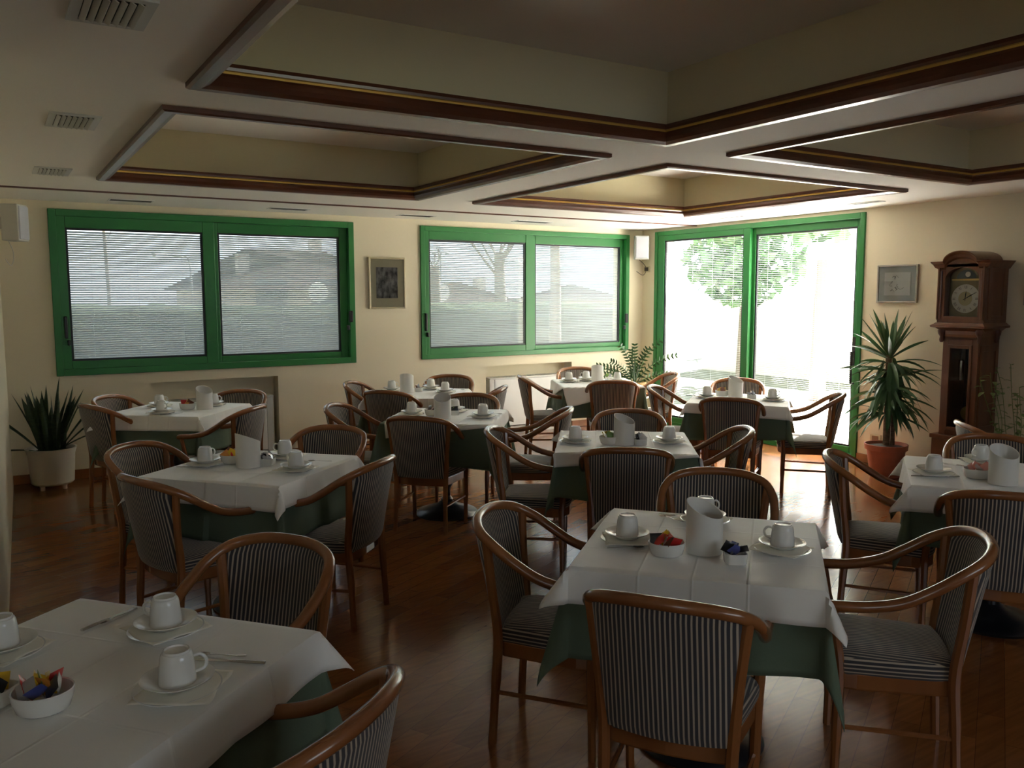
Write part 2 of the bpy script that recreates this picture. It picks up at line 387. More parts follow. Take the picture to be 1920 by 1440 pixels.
dr = sliding('door', 1, o3, -Yv, -X, DY[1]-DY[0], 0, DZ, [(DY[1]-8.164, DY[1]-6.835, .12, 2.36), (DY[1]-6.70, DY[1]-5.39, .12, 2.35)], .055, DY[1]-6.77, [])
mb = MB(); hx = XR-.055
mb.tube([(XR-.01, 5.335, 1.10), (hx, 5.335, 1.10), (hx, 5.335, .78), (XR-.01, 5.335, .78)], .012, 8)
mb.box((XR-.024, 5.318, .95), (XR-.012, 5.352, 1.25)); mb.build('door_handle', BLACKP, dr)

# ------------------------------------------------------------------ outside
GRASS = mat('winter_lawn', (.17, .18, .12), .95, noise=(3,), col2=(.12, .13, .09))
PAVE = mat('pale_paving', (.74, .72, .67), .8, noise=(6,), col2=(.66, .64, .60))
HEDGE = mat('hedge_green', (.045, .055, .035), .9, spec=0, noise=(18,), bump=1.0, col2=(.02, .03, .02))
HOUSE = mat('house_render', (.50, .44, .38), .85)
ROOFT = mat('roof_tile', (.026, .022, .020), .9, spec=0, noise=(30,), col2=(.018, .016, .015))
TRUNK = mat('tree_bark', (.14, .115, .095), .95)
LAMPM = mat('painted_post', (.20, .21, .22), .6)
mb = MB(); mb.box((-60, 8.87, -.3), (7.66, 90, -.12)); mb.box((7.66, -40, -.3), (90, 90, -.12)); gl = mb.build('lawn', GRASS); tag(gl, 'wide lawn outside beyond the windows', 'lawn'); gl['kind'] = 'structure'
mb = MB(); mb.box((7.66, -4.0, -.12), (13.9, 9.8, -.06)); tr = mb.build('terrace', PAVE); tag(tr, 'pale sunlit terrace outside the sliding glass door', 'terrace'); tr['kind'] = 'structure'
mb = MB(); mb.box((-1, YB+.28, 2.75), (9.4, YB+1.15, 2.87)); ev = mb.build('roof_eave', HOUSE); ev['kind'] = 'structure'; tag(ev, 'added unseen roof overhang shading the rear windows outside', 'eave'); ev['kind'] = 'structure'  # unseen overhang added to keep the sun off the rear blinds

def hedge(name, a, b, h, w, label, seed):
    rnd = random.Random(seed); a = Vector(a); b = Vector(b); L = (b-a).length; d = (b-a).normalized(); nrm = Vector((-d.y, d.x, 0)); mb = MB()
    nu = int(L/.35)
    def P(u, v):
        q = v*PI; rr = 1+.04*math.sin(u*L*5.1+v*9)+.05*rnd.uniform(-1, 1)
        return a + d*(u*L) + nrm*(math.cos(q)*w/2*rr) + Zv*(max(0, math.sin(q))**.45*h*(1+.02*rnd.uniform(-1, 1))-.15)
    mb.grid(P, nu, 10); o = mb.build(name, HEDGE, smooth=False); tag(o, label, 'hedge'); return o
hedge('garden_hedge', (-12, 15.5, 0), (13.0, 15.5, 0), 1.66, .9, 'clipped evergreen hedge running behind both rear windows outside', 1)
mb = MB(); mb.box((0, -4, -.15), (.18, 14.9, 1.5)); gw = mb.build('garden_wall', mat('pale_render', (.72, .68, .58), .9), None); gw.location = (14.7, 0, 0); tag(gw, 'pale rendered garden wall beyond the terrace outside the glass door', 'garden wall')
mb = MB(); mb.box((-.03, -4.03, 1.5), (.21, 14.93, 1.56)); mb.build('coping', mat('pale_stone', (.6, .58, .52), .9), gw)

def house(lab, x0, x1, y0, y1, he, hr, chim):
    r = empty('house', ((x0+x1)/2, y0, 0)); ox, oy = (x0+x1)/2, y0; tag(r, lab, 'house')
    mb = MB(); mb.box((x0-ox, 0, -.2), (x1-ox, y1-y0, he)); mb.build('wall', HOUSE, r)
    mb = MB(); e = .5; yy = (y1-y0); hip = yy/2
    vs = [(x0-e-ox, -e, he), (x1+e-ox, -e, he), (x1+e-ox, yy+e, he), (x0-e-ox, yy+e, he), (x0-ox+hip, hip, hr), (x1-ox-hip, hip, hr)]
    mb.add(vs, [(0, 1, 5, 4), (1, 2, 5), (2, 3, 4, 5), (3, 0, 4), (3, 2, 1, 0)]); mb.build('roof', ROOFT, r)
    for cx, cz in chim:
        mb = MB(); mb.box((cx-ox-.2, hip-.6, he), (cx-ox+.2, hip-.2, cz)); mb.build('chimney', HOUSE, r)
    for q in range(3 if he > 1.5 else 0):
        wx = x0-ox+(x1-x0)*(q+.7)/3.4; mb = MB(); mb.box((wx-.5, -.03, .9), (wx+.5, .02, 2.2)); mb.build('window', mat('house_window', (.10, .12, .14), .2), r)
hA = on_y(560, 455, 30); hB = on_y(420, 505, 30)
house('large house with hipped tiled roof behind the left window', hB.x-.5, hB.x+5.6, 27, 36, 1.9, 3.4, [(on_y(455, 480, 31).x, 3.2), (on_y(592, 462, 31).x, 3.8)])
hC = on_y(795, 530, 30); hD = on_y(925, 575, 30)
house('small house with tiled roof behind the second window, left', hC.x-.8, hD.x, 28, 34, 1.25, 2.2, [(on_y(912, 540, 30).x, 2.4)])
hE = on_y(1040, 545, 34); hF = on_y(1115, 545, 34)
house('distant low house seen faintly through the second window', hE.x, hF.x+1, 33, 37, 1.4, 2.2, [])

def bare_tree(lab, base, th, seed, rad=.2, spread=1.0, n=7, crown=2.2):
    rnd = random.Random(seed); r = empty('bare_tree', base); tag(r, lab, 'tree')
    mb = MB(); mb.tube([(0, 0, -.15), (.03, .02, th*.5), (-.02, 0, th)], [rad*1.25, rad, rad*.8], 10); mb.build('trunk', TRUNK, r, smooth=True)
    mb = MB()
    def br(p, d, L, rr, dep):
        pts = [p]; q = p.copy(); dd = d.copy()
        for _ in range(4):
            dd = (dd+Vector((rnd.uniform(-.18, .18), rnd.uniform(-.18, .18), rnd.uniform(.0, .18)))).normalized(); q = q+dd*L/4; pts.append(q.copy())
        mb.tube(pts, [rr, rr*.85, rr*.7, rr*.55, rr*.35], 5)
        if dep:
            for k in range(3):
                s_ = pts[rnd.choice((2, 3, 4))]
                br(s_, (dd+Vector((rnd.uniform(-.8, .8), rnd.uniform(-.8, .8), rnd.uniform(-.1, .7)))).normalized(), L*.62, rr*.5, dep-1)
    for k in range(n):
        a = 2*PI*k/n+rnd.uniform(-.3, .3)
        br(Vector((0, 0, th*rnd.uniform(.75, 1))), Vector((math.cos(a)*spread, math.sin(a)*spread, 1.1)).normalized(), crown, rad*.21, 3)
    mb.build('branches', TRUNK, r)
b = on_y(938, 640, 18.5); bare_tree('large bare tree with spreading twigs behind the second window', (b.x, 18.5, 0), 2.75, 3, .16, 1.0, 12)
b = on_y(815, 640, 19); bare_tree('pollarded bare trunk beyond the second window, at its left', (b.x, 19, 0), 2.4, 5, .20, .3, 2, .4)
b = on_y(1040, 640, 13); bare_tree('leafless tree close behind the right pane of second window', (b.x, 13, 0), 3.6, 8, .10, .7, 6, 1.4)
b = on_y(206, 640, 17); bare_tree('thin bare tree behind the left window', (b.x, 17, 0), 3.4, 9, .035, .8, 6, 1.3)
b = on_x(1370, 560, 19); bare_tree('bare garden tree beyond the terrace door', (19, b.y, 0), 2.6, 12, .12, 1.0, 9, 1.8)
def leafy(lab, base, h, rr, seed, n=420):
    rnd = random.Random(seed); r = empty('evergreen_tree', base); tag(r, lab, 'tree')
    mb = MB(); mb.tube([(0, 0, -.15), (0, 0, h*.6)], [.14, .08], 8); mb.build('trunk', TRUNK, r)
    mb = MB()
    for _ in range(n):
        a, bb, q = rnd.uniform(0, 2*PI), rnd.uniform(-1, 1), rnd.random()**.4
        c = Vector((math.cos(a)*math.sqrt(1-bb*bb)*rr*q, math.sin(a)*math.sqrt(1-bb*bb)*rr*q, h+bb*rr*.8*q)); s_ = .16
        t1 = Vector((rnd.uniform(-1, 1), rnd.uniform(-1, 1), rnd.uniform(-1, 1))).normalized()*s_; t2 = t1.cross(Vector((rnd.uniform(-1, 1), rnd.uniform(-1, 1), rnd.uniform(-1, 1)))).normalized()*s_*.6
        mb.add([c-t1, c+t2, c+t1, c-t2], [(0, 1, 2, 3)])
    mb.build('foliage', LEAFY, r)
leafy('leafy evergreen tree whose branches hang across the door top', (11.5, 9.0, 0), 3.7, 1.5, 21, 900)
leafy('second leafy evergreen tree beyond the terrace', (13.2, 12.2, 0), 2.4, 1.2, 22, 700)
def lamp(lab, px, ptop, y, arm):
    p = on_y(px, ptop, y); r = empty('street_lamp', (p.x, y, 0)); tag(r, lab, 'street lamp')
    mb = MB(); pts = [(0, 0, -.15), (0, 0, p.z-.3), (arm*.3, 0, p.z), (arm, 0, p.z+.05)] if arm else [(0, 0, -.15), (0, 0, p.z)]
    mb.tube(catmull(pts, 4), .025, 6); mb.build('pole', LAMPM, r)
    mb = MB()
    for s_ in ((-1, 1) if not arm else (1,)):
        mb.lathe([(.02, -.05), (.06, -.03), (.06, .03), (.02, .05)], 10, (arm if arm else .22*s_, 0, p.z+.05), close=True)
    mb.build('lamp_head', LAMPM, r)
lamp('tall curved street lamp seen through the left window', 356, 482, 24, -.9)
lamp('double headed street lamp beyond the second window', 826, 478, 22, 0)
for lab, px, y in (('round road sign beyond the left window, right pane', 597, 21), ('round road sign beyond the second window, lower left', 826, 20)):
    p = on_y(px, 548, y); r = empty('road_sign', (p.x, y, 0)); tag(r, lab, 'road sign')
    mb = MB(); mb.tube([(0, .03, -.15), (0, .03, p.z)], .03, 6); mb.build('post', LAMPM, r)
    mb = MB(); mb.lathe([(.0, -.012), (.26, -.012), (.26, .012), (0, .012)], 20); o = mb.build('disc', WHITEM, r); o.rotation_euler = (PI/2, 0, 0); o.location = (0, 0, p.z)

# ------------------------------------------------------------------ radiators in the niches
for lab, x0, x1, z1 in (('white fan coil heater in the niche under the left window', 1.43, 2.44, .66), ('white fan coil heater in the niche under the second window', 5.02, 6.18, .69)):
    r = empty('radiator', ((x0+x1)/2, YB+.06, 0)); tag(r, lab, 'radiator'); hw = (x1-x0)/2
    mb = MB(); mb.box((-hw+.07, -.075, .10), (hw-.07, .09, z1-.02)); mb.build('casing', WHITEM, r, bevel=.006)
    mb = MB(); mb.box((-hw, -.07, .02), (-hw+.066, .10, z1-.02)); mb.build('side_panel', GREYM, r, bevel=.004)
    mb = MB(); mb.box((hw-.066, -.07, .02), (hw, .10, z1-.02)); mb.build('side_panel', GREYM, r, bevel=.004)
    mb = MB(); mb.box((-hw, -.08, z1-.018), (hw, .10, z1))
    for q in range(26): mb.box((-hw+.08+q*(2*hw-.16)/26, -.03, z1), (-hw+.08+q*(2*hw-.16)/26+.012, .07, z1+.004))
    mb.build('top_grille', GREYM, r)
    mb = MB(); mb.box((-hw+.07, -.05, 0), (hw-.07, .09, .09)); mb.build('plinth', GREYM, r)

# ------------------------------------------------------------------ ceiling vents
def slot(lab, x0, x1, y0, y1):
    cx, cy = (x0+x1)/2, (y0+y1)/2; r = empty('ceiling_vent', (cx, cy, ZC)); tag(r, lab, 'ceiling vent', 'slot vents along the ceiling edge')
    a, b = (x1-x0)/2, (y1-y0)/2; t = .012
    mb = MB(); mb.box((-a-t, -b-t, -.006), (a+t, -b, 0)); mb.box((-a-t, b, -.006), (a+t, b+t, 0)); mb.box((-a-t, -b, -.006), (-a, b, 0)); mb.box((a, -b, -.006), (a+t, b, 0)); mb.build('frame', WHITEM, r)
    mb = MB(); mb.box((-a, -b, -.003), (a, b, -.001)); mb.build('slot', mat('vent_shadow_gap', (.06, .055, .05), .8), r)
Ys = 8.20
for lab, x0, x1 in (('slot vent in the ceiling above the left window, left one', .96, 1.30), ('slot vent in the ceiling above the left window, right one', 2.36, 2.72),
                    ('slot vent in the ceiling above the framed print', 3.72, 4.09), ('slot vent in the ceiling above the second window, middle', 5.15, 5.6)):
    slot(lab, x0, x1, Ys-.08, Ys+.07)
slot('slot vent in the ceiling over the glass door', 6.88, 6.96, 6.42, 6.80)
slot('slot vent in the ceiling beside the door, nearest the clock', 6.88, 6.96, 4.80, 5.10)
def grille(lab, cx, cy, w_, d_):
    r = empty('air_grille', (cx, cy, ZC)); tag(r, lab, 'air grille', 'square louvred grilles on the left ceiling'); a, b, t = w_/2, d_/2, .03
    mb = MB(); mb.box((-a, -b, -.008), (a, -b+t, 0)); mb.box((-a, b-t, -.008), (a, b, 0)); mb.box((-a, -b+t, -.008), (-a+t, b-t, 0)); mb.box((a-t, -b+t, -.008), (a, b-t, 0)); mb.build('frame', GREYM, r)
    mb = MB(); mb.box((-a+t, -b+t, -.002), (a-t, b-t, -.001)); mb.build('duct', mat('duct_black', (.02, .02, .02), .8), r)
    mb = MB(); nn = 7
    for q in range(nn):
        x = -a+t+(2*a-2*t)*(q+.5)/nn; M = Matrix.Translation((x, 0, -.010)) @ Matrix.Rotation(R(35), 4, 'Y'); mb.box((-.009, -b+t, -.0012), (.009, b-t, .0012), M)
    mb.build('louvres', GREYM, r)
grille('large louvred grille on the ceiling, nearest at top left', .36, 2.82, .22, .30)
grille('louvred grille in the middle of the left ceiling strip', .40, 4.65, .22, .36)
grille('louvred grille farthest along the left ceiling strip', .42, 6.55, .22, .36)

# ------------------------------------------------------------------ wall fittings
def speaker(lab, loc, rz):
    r = empty('wall_speaker', loc, rz); tag(r, lab, 'speaker')
    mb = MB(); mb.prism([(-.10, 0), (.10, 0), (.085, -.13), (-.085, -.13)], 0, .30); mb.build('cabinet', SPK, r, bevel=.006)
    mb = MB(); mb.prism([(-.078, -.131), (.078, -.131), (.072, -.142), (-.072, -.142)], .015, .285); mb.build('grille', SPKG, r, bevel=.003)
    mb = MB(); mb.box((-.03, 0, .10), (.03, .06, .20)); mb.build('bracket', SPK, r)
    mb = MB(); mb.tube(catmull([(-.03, -.02, .0), (.05, -.01, -.08), (.06, -.005, -.15), (.02, .0, -.20), (-.06, .0, -.15)], 6), .0035, 5); mb.build('cable', BLACKP if rz < 0 else SPK, r)
speaker('small white speaker at top left beside the left window', (.175, 8.22, 2.13), R(62))
speaker('small white speaker in the corner between window and glass door', (7.24, 8.46, 2.13), R(-38))
def socket(lab, loc, rz, dark):
    r = empty('wall_socket', loc, rz); tag(r, lab, 'wall socket')
    mb = MB(); mb.box((-.06, -.010, -.04), (.06, 0, .04)); mb.build('plate', mat('socket_plate', (.55, .48, .32), .5), r, bevel=.003)
    mb = MB(); mb.box((-.035, -.014, -.024), (.035, -.008, .024)); mb.build('insert', mat('socket_insert', dark, .5), r)
socket('wall socket under the corner speaker', (XR, 8.50, 2.01), R(-90), (.05, .04, .03))
socket('low wall socket between the glass door and yucca', (XR, 5.06, .26), R(-90), (.20, .12, .07))

def picture(name, lab, center, w_, h_, N, frame, fw, mount, mw, art, depth=.025):
    rz = math.atan2(N[1], N[0])+PI/2; r = empty(name, center, rz); tag(r, lab, 'framed picture')
    a, b = w_/2, h_/2
    mb = MB(); o = Vector((0, 0, 0)); frame_rect(mb, o, X, Zv, -Yv, -a, a, -b, b, fw, fw, fw, fw, 0, depth); mb.build('frame', frame, r, bevel=.003)
    mb = MB(); mb.box((-a+fw, -.010, -b+fw), (a-fw, -.002, b-fw)); mb.build('mount', mount, r)
    mb = MB(); mb.box((-a+fw+mw[0], -.013, -b+fw+mw[1]), (a-fw-mw[0], -.0101, b-fw-mw[2])); mb.build('artwork', art, r)
    mb = MB(); mb.add([(-a+fw, -.017, -b+fw), (a-fw, -.017, -b+fw), (a-fw, -.017, b-fw), (-a+fw, -.017, b-fw)], [(0, 1, 2, 3)]); mb.build('glass', PLEX, r)
    return r
picture('framed_print', 'upright framed grey print in champagne frame between the two windows', (3.725, YB, 1.808), .435, .555, (0, -1), PFRG, .020, MATB, (.072, .095, .085), PRINT)
pc = picture('framed_drawing', 'small framed line drawing between glass door and clock', (XR, 4.895, 1.772), .42, .36, (-1, 0), PFRS, .016, MATG, (.058, .055, .055), PAPER)
mb = MB(); rnd = random.Random(4)
for q in range(7):
    x, z = rnd.uniform(-.09, .07), rnd.uniform(-.06, .07); pts = []
    for _ in range(6):
        pts.append((x, -.0142, z)); x += rnd.uniform(-.022, .028); z += rnd.uniform(-.022, .02)
    mb.tube(catmull(pts, 3), .0013, 4)
mb.build('ink_drawing', INK, pc)
picture('framed_drawing', 'framed picture cut by the right edge beyond the clock', (XR, 3.52, 1.80), .42, .44, (-1, 0), PFRS, .016, MATG, (.05, .05, .05), PAPER)
picture('gold_framed_picture', 'gold framed picture on the left wall seen edge-on', (.012, 5.2, 1.78), .5, .5, (1, -.027), GOLD, .03, MATB, (.06, .06, .06), PRINT, .03)

# ------------------------------------------------------------------ armchair
def armchair():
    r = empty('armchair')
    half = [(.233, .212, .632), (.238, .105, .640), (.248, .0, .666), (.253, -.085, .712), (.244, -.168, .766), (.202, -.243, .808), (.112, -.288, .829), (0, -.301, .834)]
    pts = half + [(-x, y, z) for x, y, z in half[::-1][1:]]
    cv = catmull([(.226, .236, .622)]+pts+[(-.226, .236, .622)], 7)
    n = len(cv); rad = []
    for i in range(n):
        u = abs(2*i/(n-1)-1); rad.append(.0195 if u < .9 else .0195-(u-.9)*.05)
    mb = MB(); mb.tube(cv, rad, 12); mb.build('arm_rail', WOOD, r, smooth=True)
    def rail_at(t):  # t in -1..1 across the back between the stiles
        i = (n-1)*(.5 - t*.144); k = int(i); f = i-k; return cv[k].lerp(cv[k+1], f)
    for s in (1, -1):
        top = rail_at(s*1.06)
        mb = MB(); mb.tube(catmull([(.192*s, -.205, 0), (.186*s, -.192, .24), (.190*s, -.182, .42), (.204*s, -.200, .60), (top.x, top.y, top.z-.004)], 5), [.0165]*5+[.019]*8+[.018]*8, 8); mb.build('leg', WOOD, r, smooth=True)
        mb = MB(); mb.tube(catmull([(.204*s, .178, 0), (.207*s, .176, .22), (.212*s, .176, .40), (.222*s, .195, .54), (.230*s, .208, .618)], 5), [.0150]*4+[.0185]*10+[.015]*7, 8); mb.build('leg', WOOD, r, smooth=True)
        mb = MB(); mb.tube([(.187*s, -.19, .20), (.206*s, .176, .20)], .009, 6); mb.build('stretcher', WOOD, r, smooth=True)
    def outline(k, c=0.0):
        out = []
        P = [(.180, -.172), (.215, .12), (.205, .19), (.13, .222), (0, .232)]
        P = P + [(-x, y) for x, y in P[::-1][1:]] + [(-.10, -.186), (0, -.192), (.10, -.186)]
        cx, cy = 0, 0
        return [(x*k, y*k) for x, y in P]
    mb = MB(); mb.prism(outline(.985), .335, .398); mb.build('seat_frame', WOOD, r, bevel=.008)
    # cushion as stacked rounded outlines
    mb = MB(); O = catmull([(*p, 0) for p in outline(1)]+[(*outline(1)[0], 0)], 4)[:-1]; m_ = len(O); lv = [(.965, .390), (1.0, .402), (1.01, .418), (1.0, .436), (.955, .450), (.80, .459), (.45, .464), (.0, .466)]
    vs = [(p.x*k, p.y*k, z) for k, z in lv for p in O]; fs = []
    for i in range(len(lv)-1):
        for j in range(m_): fs.append((i*m_+j, i*m_+(j+1) % m_, (i+1)*m_+(j+1) % m_, (i+1)*m_+j))
    mb.add(vs, fs); mb.build('seat', SEATF, r, smooth=True)
    # curved upholstered back panel
    def pan(off):
        def P(u, v):
            t = 2*u-1; T = rail_at(t*.95) - Vector((0, 0, .012)); B = Vector((.178*t, -.185-.030*(1-t*t), .398))
            p = B.lerp(T, v); e = min(u, 1-u, v*.8, (1-v)*.9); q = min(1, max(0, e)/.05)
            p.y += off*(.35+.65*math.sqrt(q)); p.x *= 1-.0*v; return p
        return P
    mb = MB(); mb.grid(pan(.015), 20, 14); g0 = len(mb.v); mb.grid(lambda u, v: pan(-.011)(1-u, v), 20, 14)
    nu, nv = 20, 14
    def ia(i, j): return j*(nu+1)+i
    def ib(i, j): return g0+j*(nu+1)+(nu-i)
    fs = [(ia(i, 0), ib(i, 0), ib(i+1, 0), ia(i+1, 0)) for i in range(nu)] + [(ia(i+1, nv), ib(i+1, nv), ib(i, nv), ia(i, nv)) for i in range(nu)]
    fs += [(ia(0, j+1), ib(0, j+1), ib(0, j), ia(0, j)) for j in range(nv)] + [(ia(nu, j), ib(nu, j), ib(nu, j+1), ia(nu, j+1)) for j in range(nv)]
    mb.f += fs; mb.mi += [0]*len(fs)
    mb.build('backrest', STRIPE, r, smooth=True)
    return r

TDESC = {'T0': 'lower left corner table', 'T1': 'right foreground table', 'T2': 'left middle table', 'T3': 'table nearest the snake plant',
         'T4': 'back table under the framed print', 'T5': 'centre table with visible black pedestal', 'T6': 'corner table beside the ferny plant',
         'T7': 'sunlit table at the glass door', 'T8': 'right edge table before the clock', 'T9': 'middle table behind the foreground one'}
SIDE = {'near': 'back to us at near side of', 'far': 'facing us at far side of', 'left': 'at the left side of', 'right': 'at the right side of'}
TAB = {'T0': (.138, 2.219, -50.0), 'T1': (2.193, 2.197, -49.2), 'T2': (1.173, 4.532, -48.4), 'T3': (1.278, 7.2, -42.0), 'T4': (3.406, 7.137, -38.3), 'T5': (2.92, 5.65, -39.9),
       'T6': (5.371, 6.968, -26.5), 'T7': (5.563, 5.173, -50.1), 'T9': (3.333, 4.039, -37.7), 'T8': (4.284, 2.249, -55.0)}
CH = {'T0 far': [0.594, 2.64, 125.0], 'T0 right': [0.435, 1.772, 40.0], 'T1 near': [1.755, 1.84, -55.4], 'T1 far': [2.7, 2.627, 133.2], 'T1 left': [1.795, 2.555, -139.1], 'T1 right': [2.661, 1.743, 40.9],
      'T2 left': [0.813, 4.881, -138.3], 'T2 near': [0.798, 4.234, -71.1], 'T2 right': [1.473, 4.143, 41.6], 'T2 far': [1.634, 4.902, 131.6],
      'T3 left': [1.0, 7.519, -132.0], 'T3 near': [0.873, 7.257, -68.8], 'T3 right': [1.476, 6.568, 47.7], 'T3 far': [1.704, 7.33, 137.9],
      'T4 left': [3.149, 7.526, -128.4], 'T4 near': [3.126, 6.974, -52.4], 'T4 far': [3.915, 7.571, 141.6], 'T4 right': [3.76, 6.725, 51.6],
      'T5 left': [2.415, 5.973, -129.8], 'T5 near': [2.66, 5.402, -48.3], 'T5 far': [3.259, 5.965, 140.1], 'T5 right': [3.377, 5.169, 50.1],
      'T6 left': [4.902, 7.19, -116.5], 'T6 near': [5.291, 6.619, -32.8], 'T6 far': [5.622, 7.563, 153.5], 'T6 right': [5.936, 6.789, 63.6],
      'T7 left': [5.322, 5.625, -140.2], 'T7 near': [5.279, 4.965, -53.4], 'T7 far': [6.101, 5.694, 132.3], 'T7 right': [5.9, 4.724, 39.9],
      'T8 left': [3.88, 2.585, -144.9], 'T8 near': [3.824, 1.986, -55.0], 'T8 far': [4.771, 2.503, 125.0], 'TX left': [5.552, 2.848, -133.2],
      'T9 left': [2.853, 4.316, -127.6], 'T9 near': [3.085, 3.713, -38.5], 'T9 far': [3.736, 4.467, 141.5], 'T9 right': [3.756, 3.793, 52.3]}
proto = armchair(); first = True
for k, (x, y, a) in CH.items():
    o = proto if first else dup(proto); first = False
    o.location = (x, y, 0); o.rotation_euler = (0, 0, R(a)); t, s = k.split()
    lab = 'striped armchair %s %s' % (SIDE[s], TDESC[t]) if t != 'TX' else 'striped armchair at right edge, tip showing in front of the clock'
    tag(o, lab, 'armchair', 'striped tub armchairs around the tables')

# ------------------------------------------------------------------ tables and cloths
def table():
    r = empty('dining_table')
    mb = MB(); mb.box((-.395, -.395, .728), (.395, .395, .755)); mb.build('tabletop', WOOD, r, bevel=.004)
    mb = MB(); mb.lathe([(0, .728), (.13, .728), (.13, .712), (.035, .69), (.03, .60), (.03, .42), (.045, .40), (.062, .33), (.05, .24), (.028, .20), (.028, .14), (.045, .12), (.045, .098), (0, .098)][::-1], 20); mb.build('column', CASTIRON, r, smooth=True)
    mb = MB(); mb.lathe([(0, 0), (.235, 0), (.240, .012), (.225, .030), (.15, .055), (.08, .075), (.048, .10), (0, .10)], 36); mb.build('base', CASTIRON, r, smooth=True)
    return r
def cloth(half, s_, z, flare, phm, seed, rot=0, off=(0, 0), n=56, wav=.006):
    rnd = random.Random(seed); mb = MB(); cr, sr = math.cos(R(rot)), math.sin(R(rot)); ph0 = math.atan(flare)
    tw = [rnd.uniform(-.35, .35) for _ in range(4)]; pm = [phm*rnd.uniform(.75, 1.2) for _ in range(4)]; p1, p2 = rnd.uniform(0, 6), rnd.uniform(0, 6)
    def P(u, v):
        a, b = (2*u-1)*half, (2*v-1)*half
        x, y = a*cr-b*sr+off[0], a*sr+b*cr+off[1]
        sx, sy = (1 if x > 0 else -1), (1 if y > 0 else -1); ea, eb = max(0, abs(x)-s_), max(0, abs(y)-s_)
        if ea == 0 and eb == 0:
            return Vector((x, y, z+.0012*math.sin(x*9+p1)*math.sin(y*7+p2)))
        if eb == 0 or ea == 0:
            h = ea or eb; other = y if eb == 0 else x
            o = math.sin(ph0)*h + wav*math.sin(other*17+p1+sx*2+sy)*min(1, h/.12) + .004
            if h < .012: o = h*.6
            d = -math.cos(ph0)*h + (.004 if h > .012 else h*.3)
            return Vector((sx*(s_+o) if eb == 0 else x, sy*(s_+o) if ea == 0 else y, z+d))
        rr = math.hypot(ea, eb); th = math.atan2(eb, ea); q = (0 if sx > 0 else 1)+(0 if sy > 0 else 2)
        ph = ph0+(pm[q]-ph0)*math.sin(2*th)**.8; az = th+tw[q]*math.sin(2*th)
        k = math.sin(ph)*rr
        return Vector((sx*(s_+.004*math.cos(th)+k*math.cos(az)), sy*(s_+.004*math.sin(th)+k*math.sin(az)), z-math.cos(ph)*rr+.004*(1-math.sin(2*th))))
    mb.grid(P, n, n); return mb
# white cloth: rotation and shift on the table, then the green one beneath
CL = {'T0': (0, (0, 0), 0, .53), 'T1': (1, (0, 0), 2, .53), 'T2': (-1, (0, 0), -3, .53), 'T3': (1, (0, 0), 0, .53), 'T4': (2, (.02, 0), 4, .51), 'T5': (7, (.06, 0), -4, .47), 'T6': (14, (.0, .0), 3, .51),
      'T7': (-2, (0, 0), 3, .51), 'T8': (1, (0, 0), -2, .53), 'T9': (5, (.02, .02), -5, .48)}
tp = table(); first = True; sd_ = 10
for t, (x, y, a) in TAB.items():
    o = tp if first else dup(tp); first = False
    o.location = (x, y, 0); o.rotation_euler = (0, 0, R(a)); tag(o, 'square pedestal dining table, the ' + TDESC[t], 'dining table', 'square dining tables with black pedestals')
    rw, ow, rg, hw = CL[t]; sd_ += 1
    g = cloth(.70, .402, .7575, .07, R(15), sd_, rg, (0, 0), 64, .010).build('undercloth', GCLOTH, smooth=True, solid=.0015)
    g.location = (x, y, 0); g.rotation_euler = (0, 0, R(a)); tag(g, 'sage green undercloth hanging from the ' + TDESC[t], 'tablecloth', 'sage green undercloths')
    c = cloth(hw, .409, .7605, .16, R(40), sd_+50, rw, ow, 56, .006).build('tablecloth', CLOTH, smooth=True, solid=.0015)
    c.location = (x, y, 0); c.rotation_euler = (0, 0, R(a)); tag(c, 'white cotton tablecloth laid over the ' + TDESC[t], 'tablecloth', 'white tablecloths')
TZ = .7625
nt = CLOTH.node_tree; tc = nt.nodes.new('ShaderNodeTexCoord'); sp = nt.nodes.new('ShaderNodeSeparateXYZ'); nt.links.new(tc.outputs['Object'], sp.inputs[0])
def mth(op, a, b=None, v=None):
    n = nt.nodes.new('ShaderNodeMath'); n.operation = op; nt.links.new(a, n.inputs[0])
    if b is not None: nt.links.new(b, n.inputs[1])
    if v is not None: n.inputs[1].default_value = v
    return n.outputs[0]
lines = []
for ax, c in ((0, .175), (1, .175), (0, .0)):
    d = mth('ABSOLUTE', mth('SUBTRACT', mth('ABSOLUTE', sp.outputs[ax]), v=c)); lines.append(mth('MAXIMUM', mth('SUBTRACT', mth('MULTIPLY', d, v=-160), v=-1), v=0))
hh = mth('ADD', mth('ADD', lines[0], lines[1]), lines[2])
wv = nt.nodes.new('ShaderNodeTexNoise'); wv.inputs['Scale'].default_value = 3.5; nt.links.new(tc.outputs['Object'], wv.inputs[0])
hh2 = mth('ADD', mth('MULTIPLY', hh, v=.25), mth('MULTIPLY', wv.outputs['Fac'], v=2.2))
bp = nt.nodes.new('ShaderNodeBump'); bp.inputs['Distance'].default_value = .01; bp.inputs['Strength'].default_value = .6
nt.links.new(hh2, bp.inputs['Height']); nt.links.new(bp.outputs[0], nt.nodes['Principled BSDF'].inputs['Normal'])

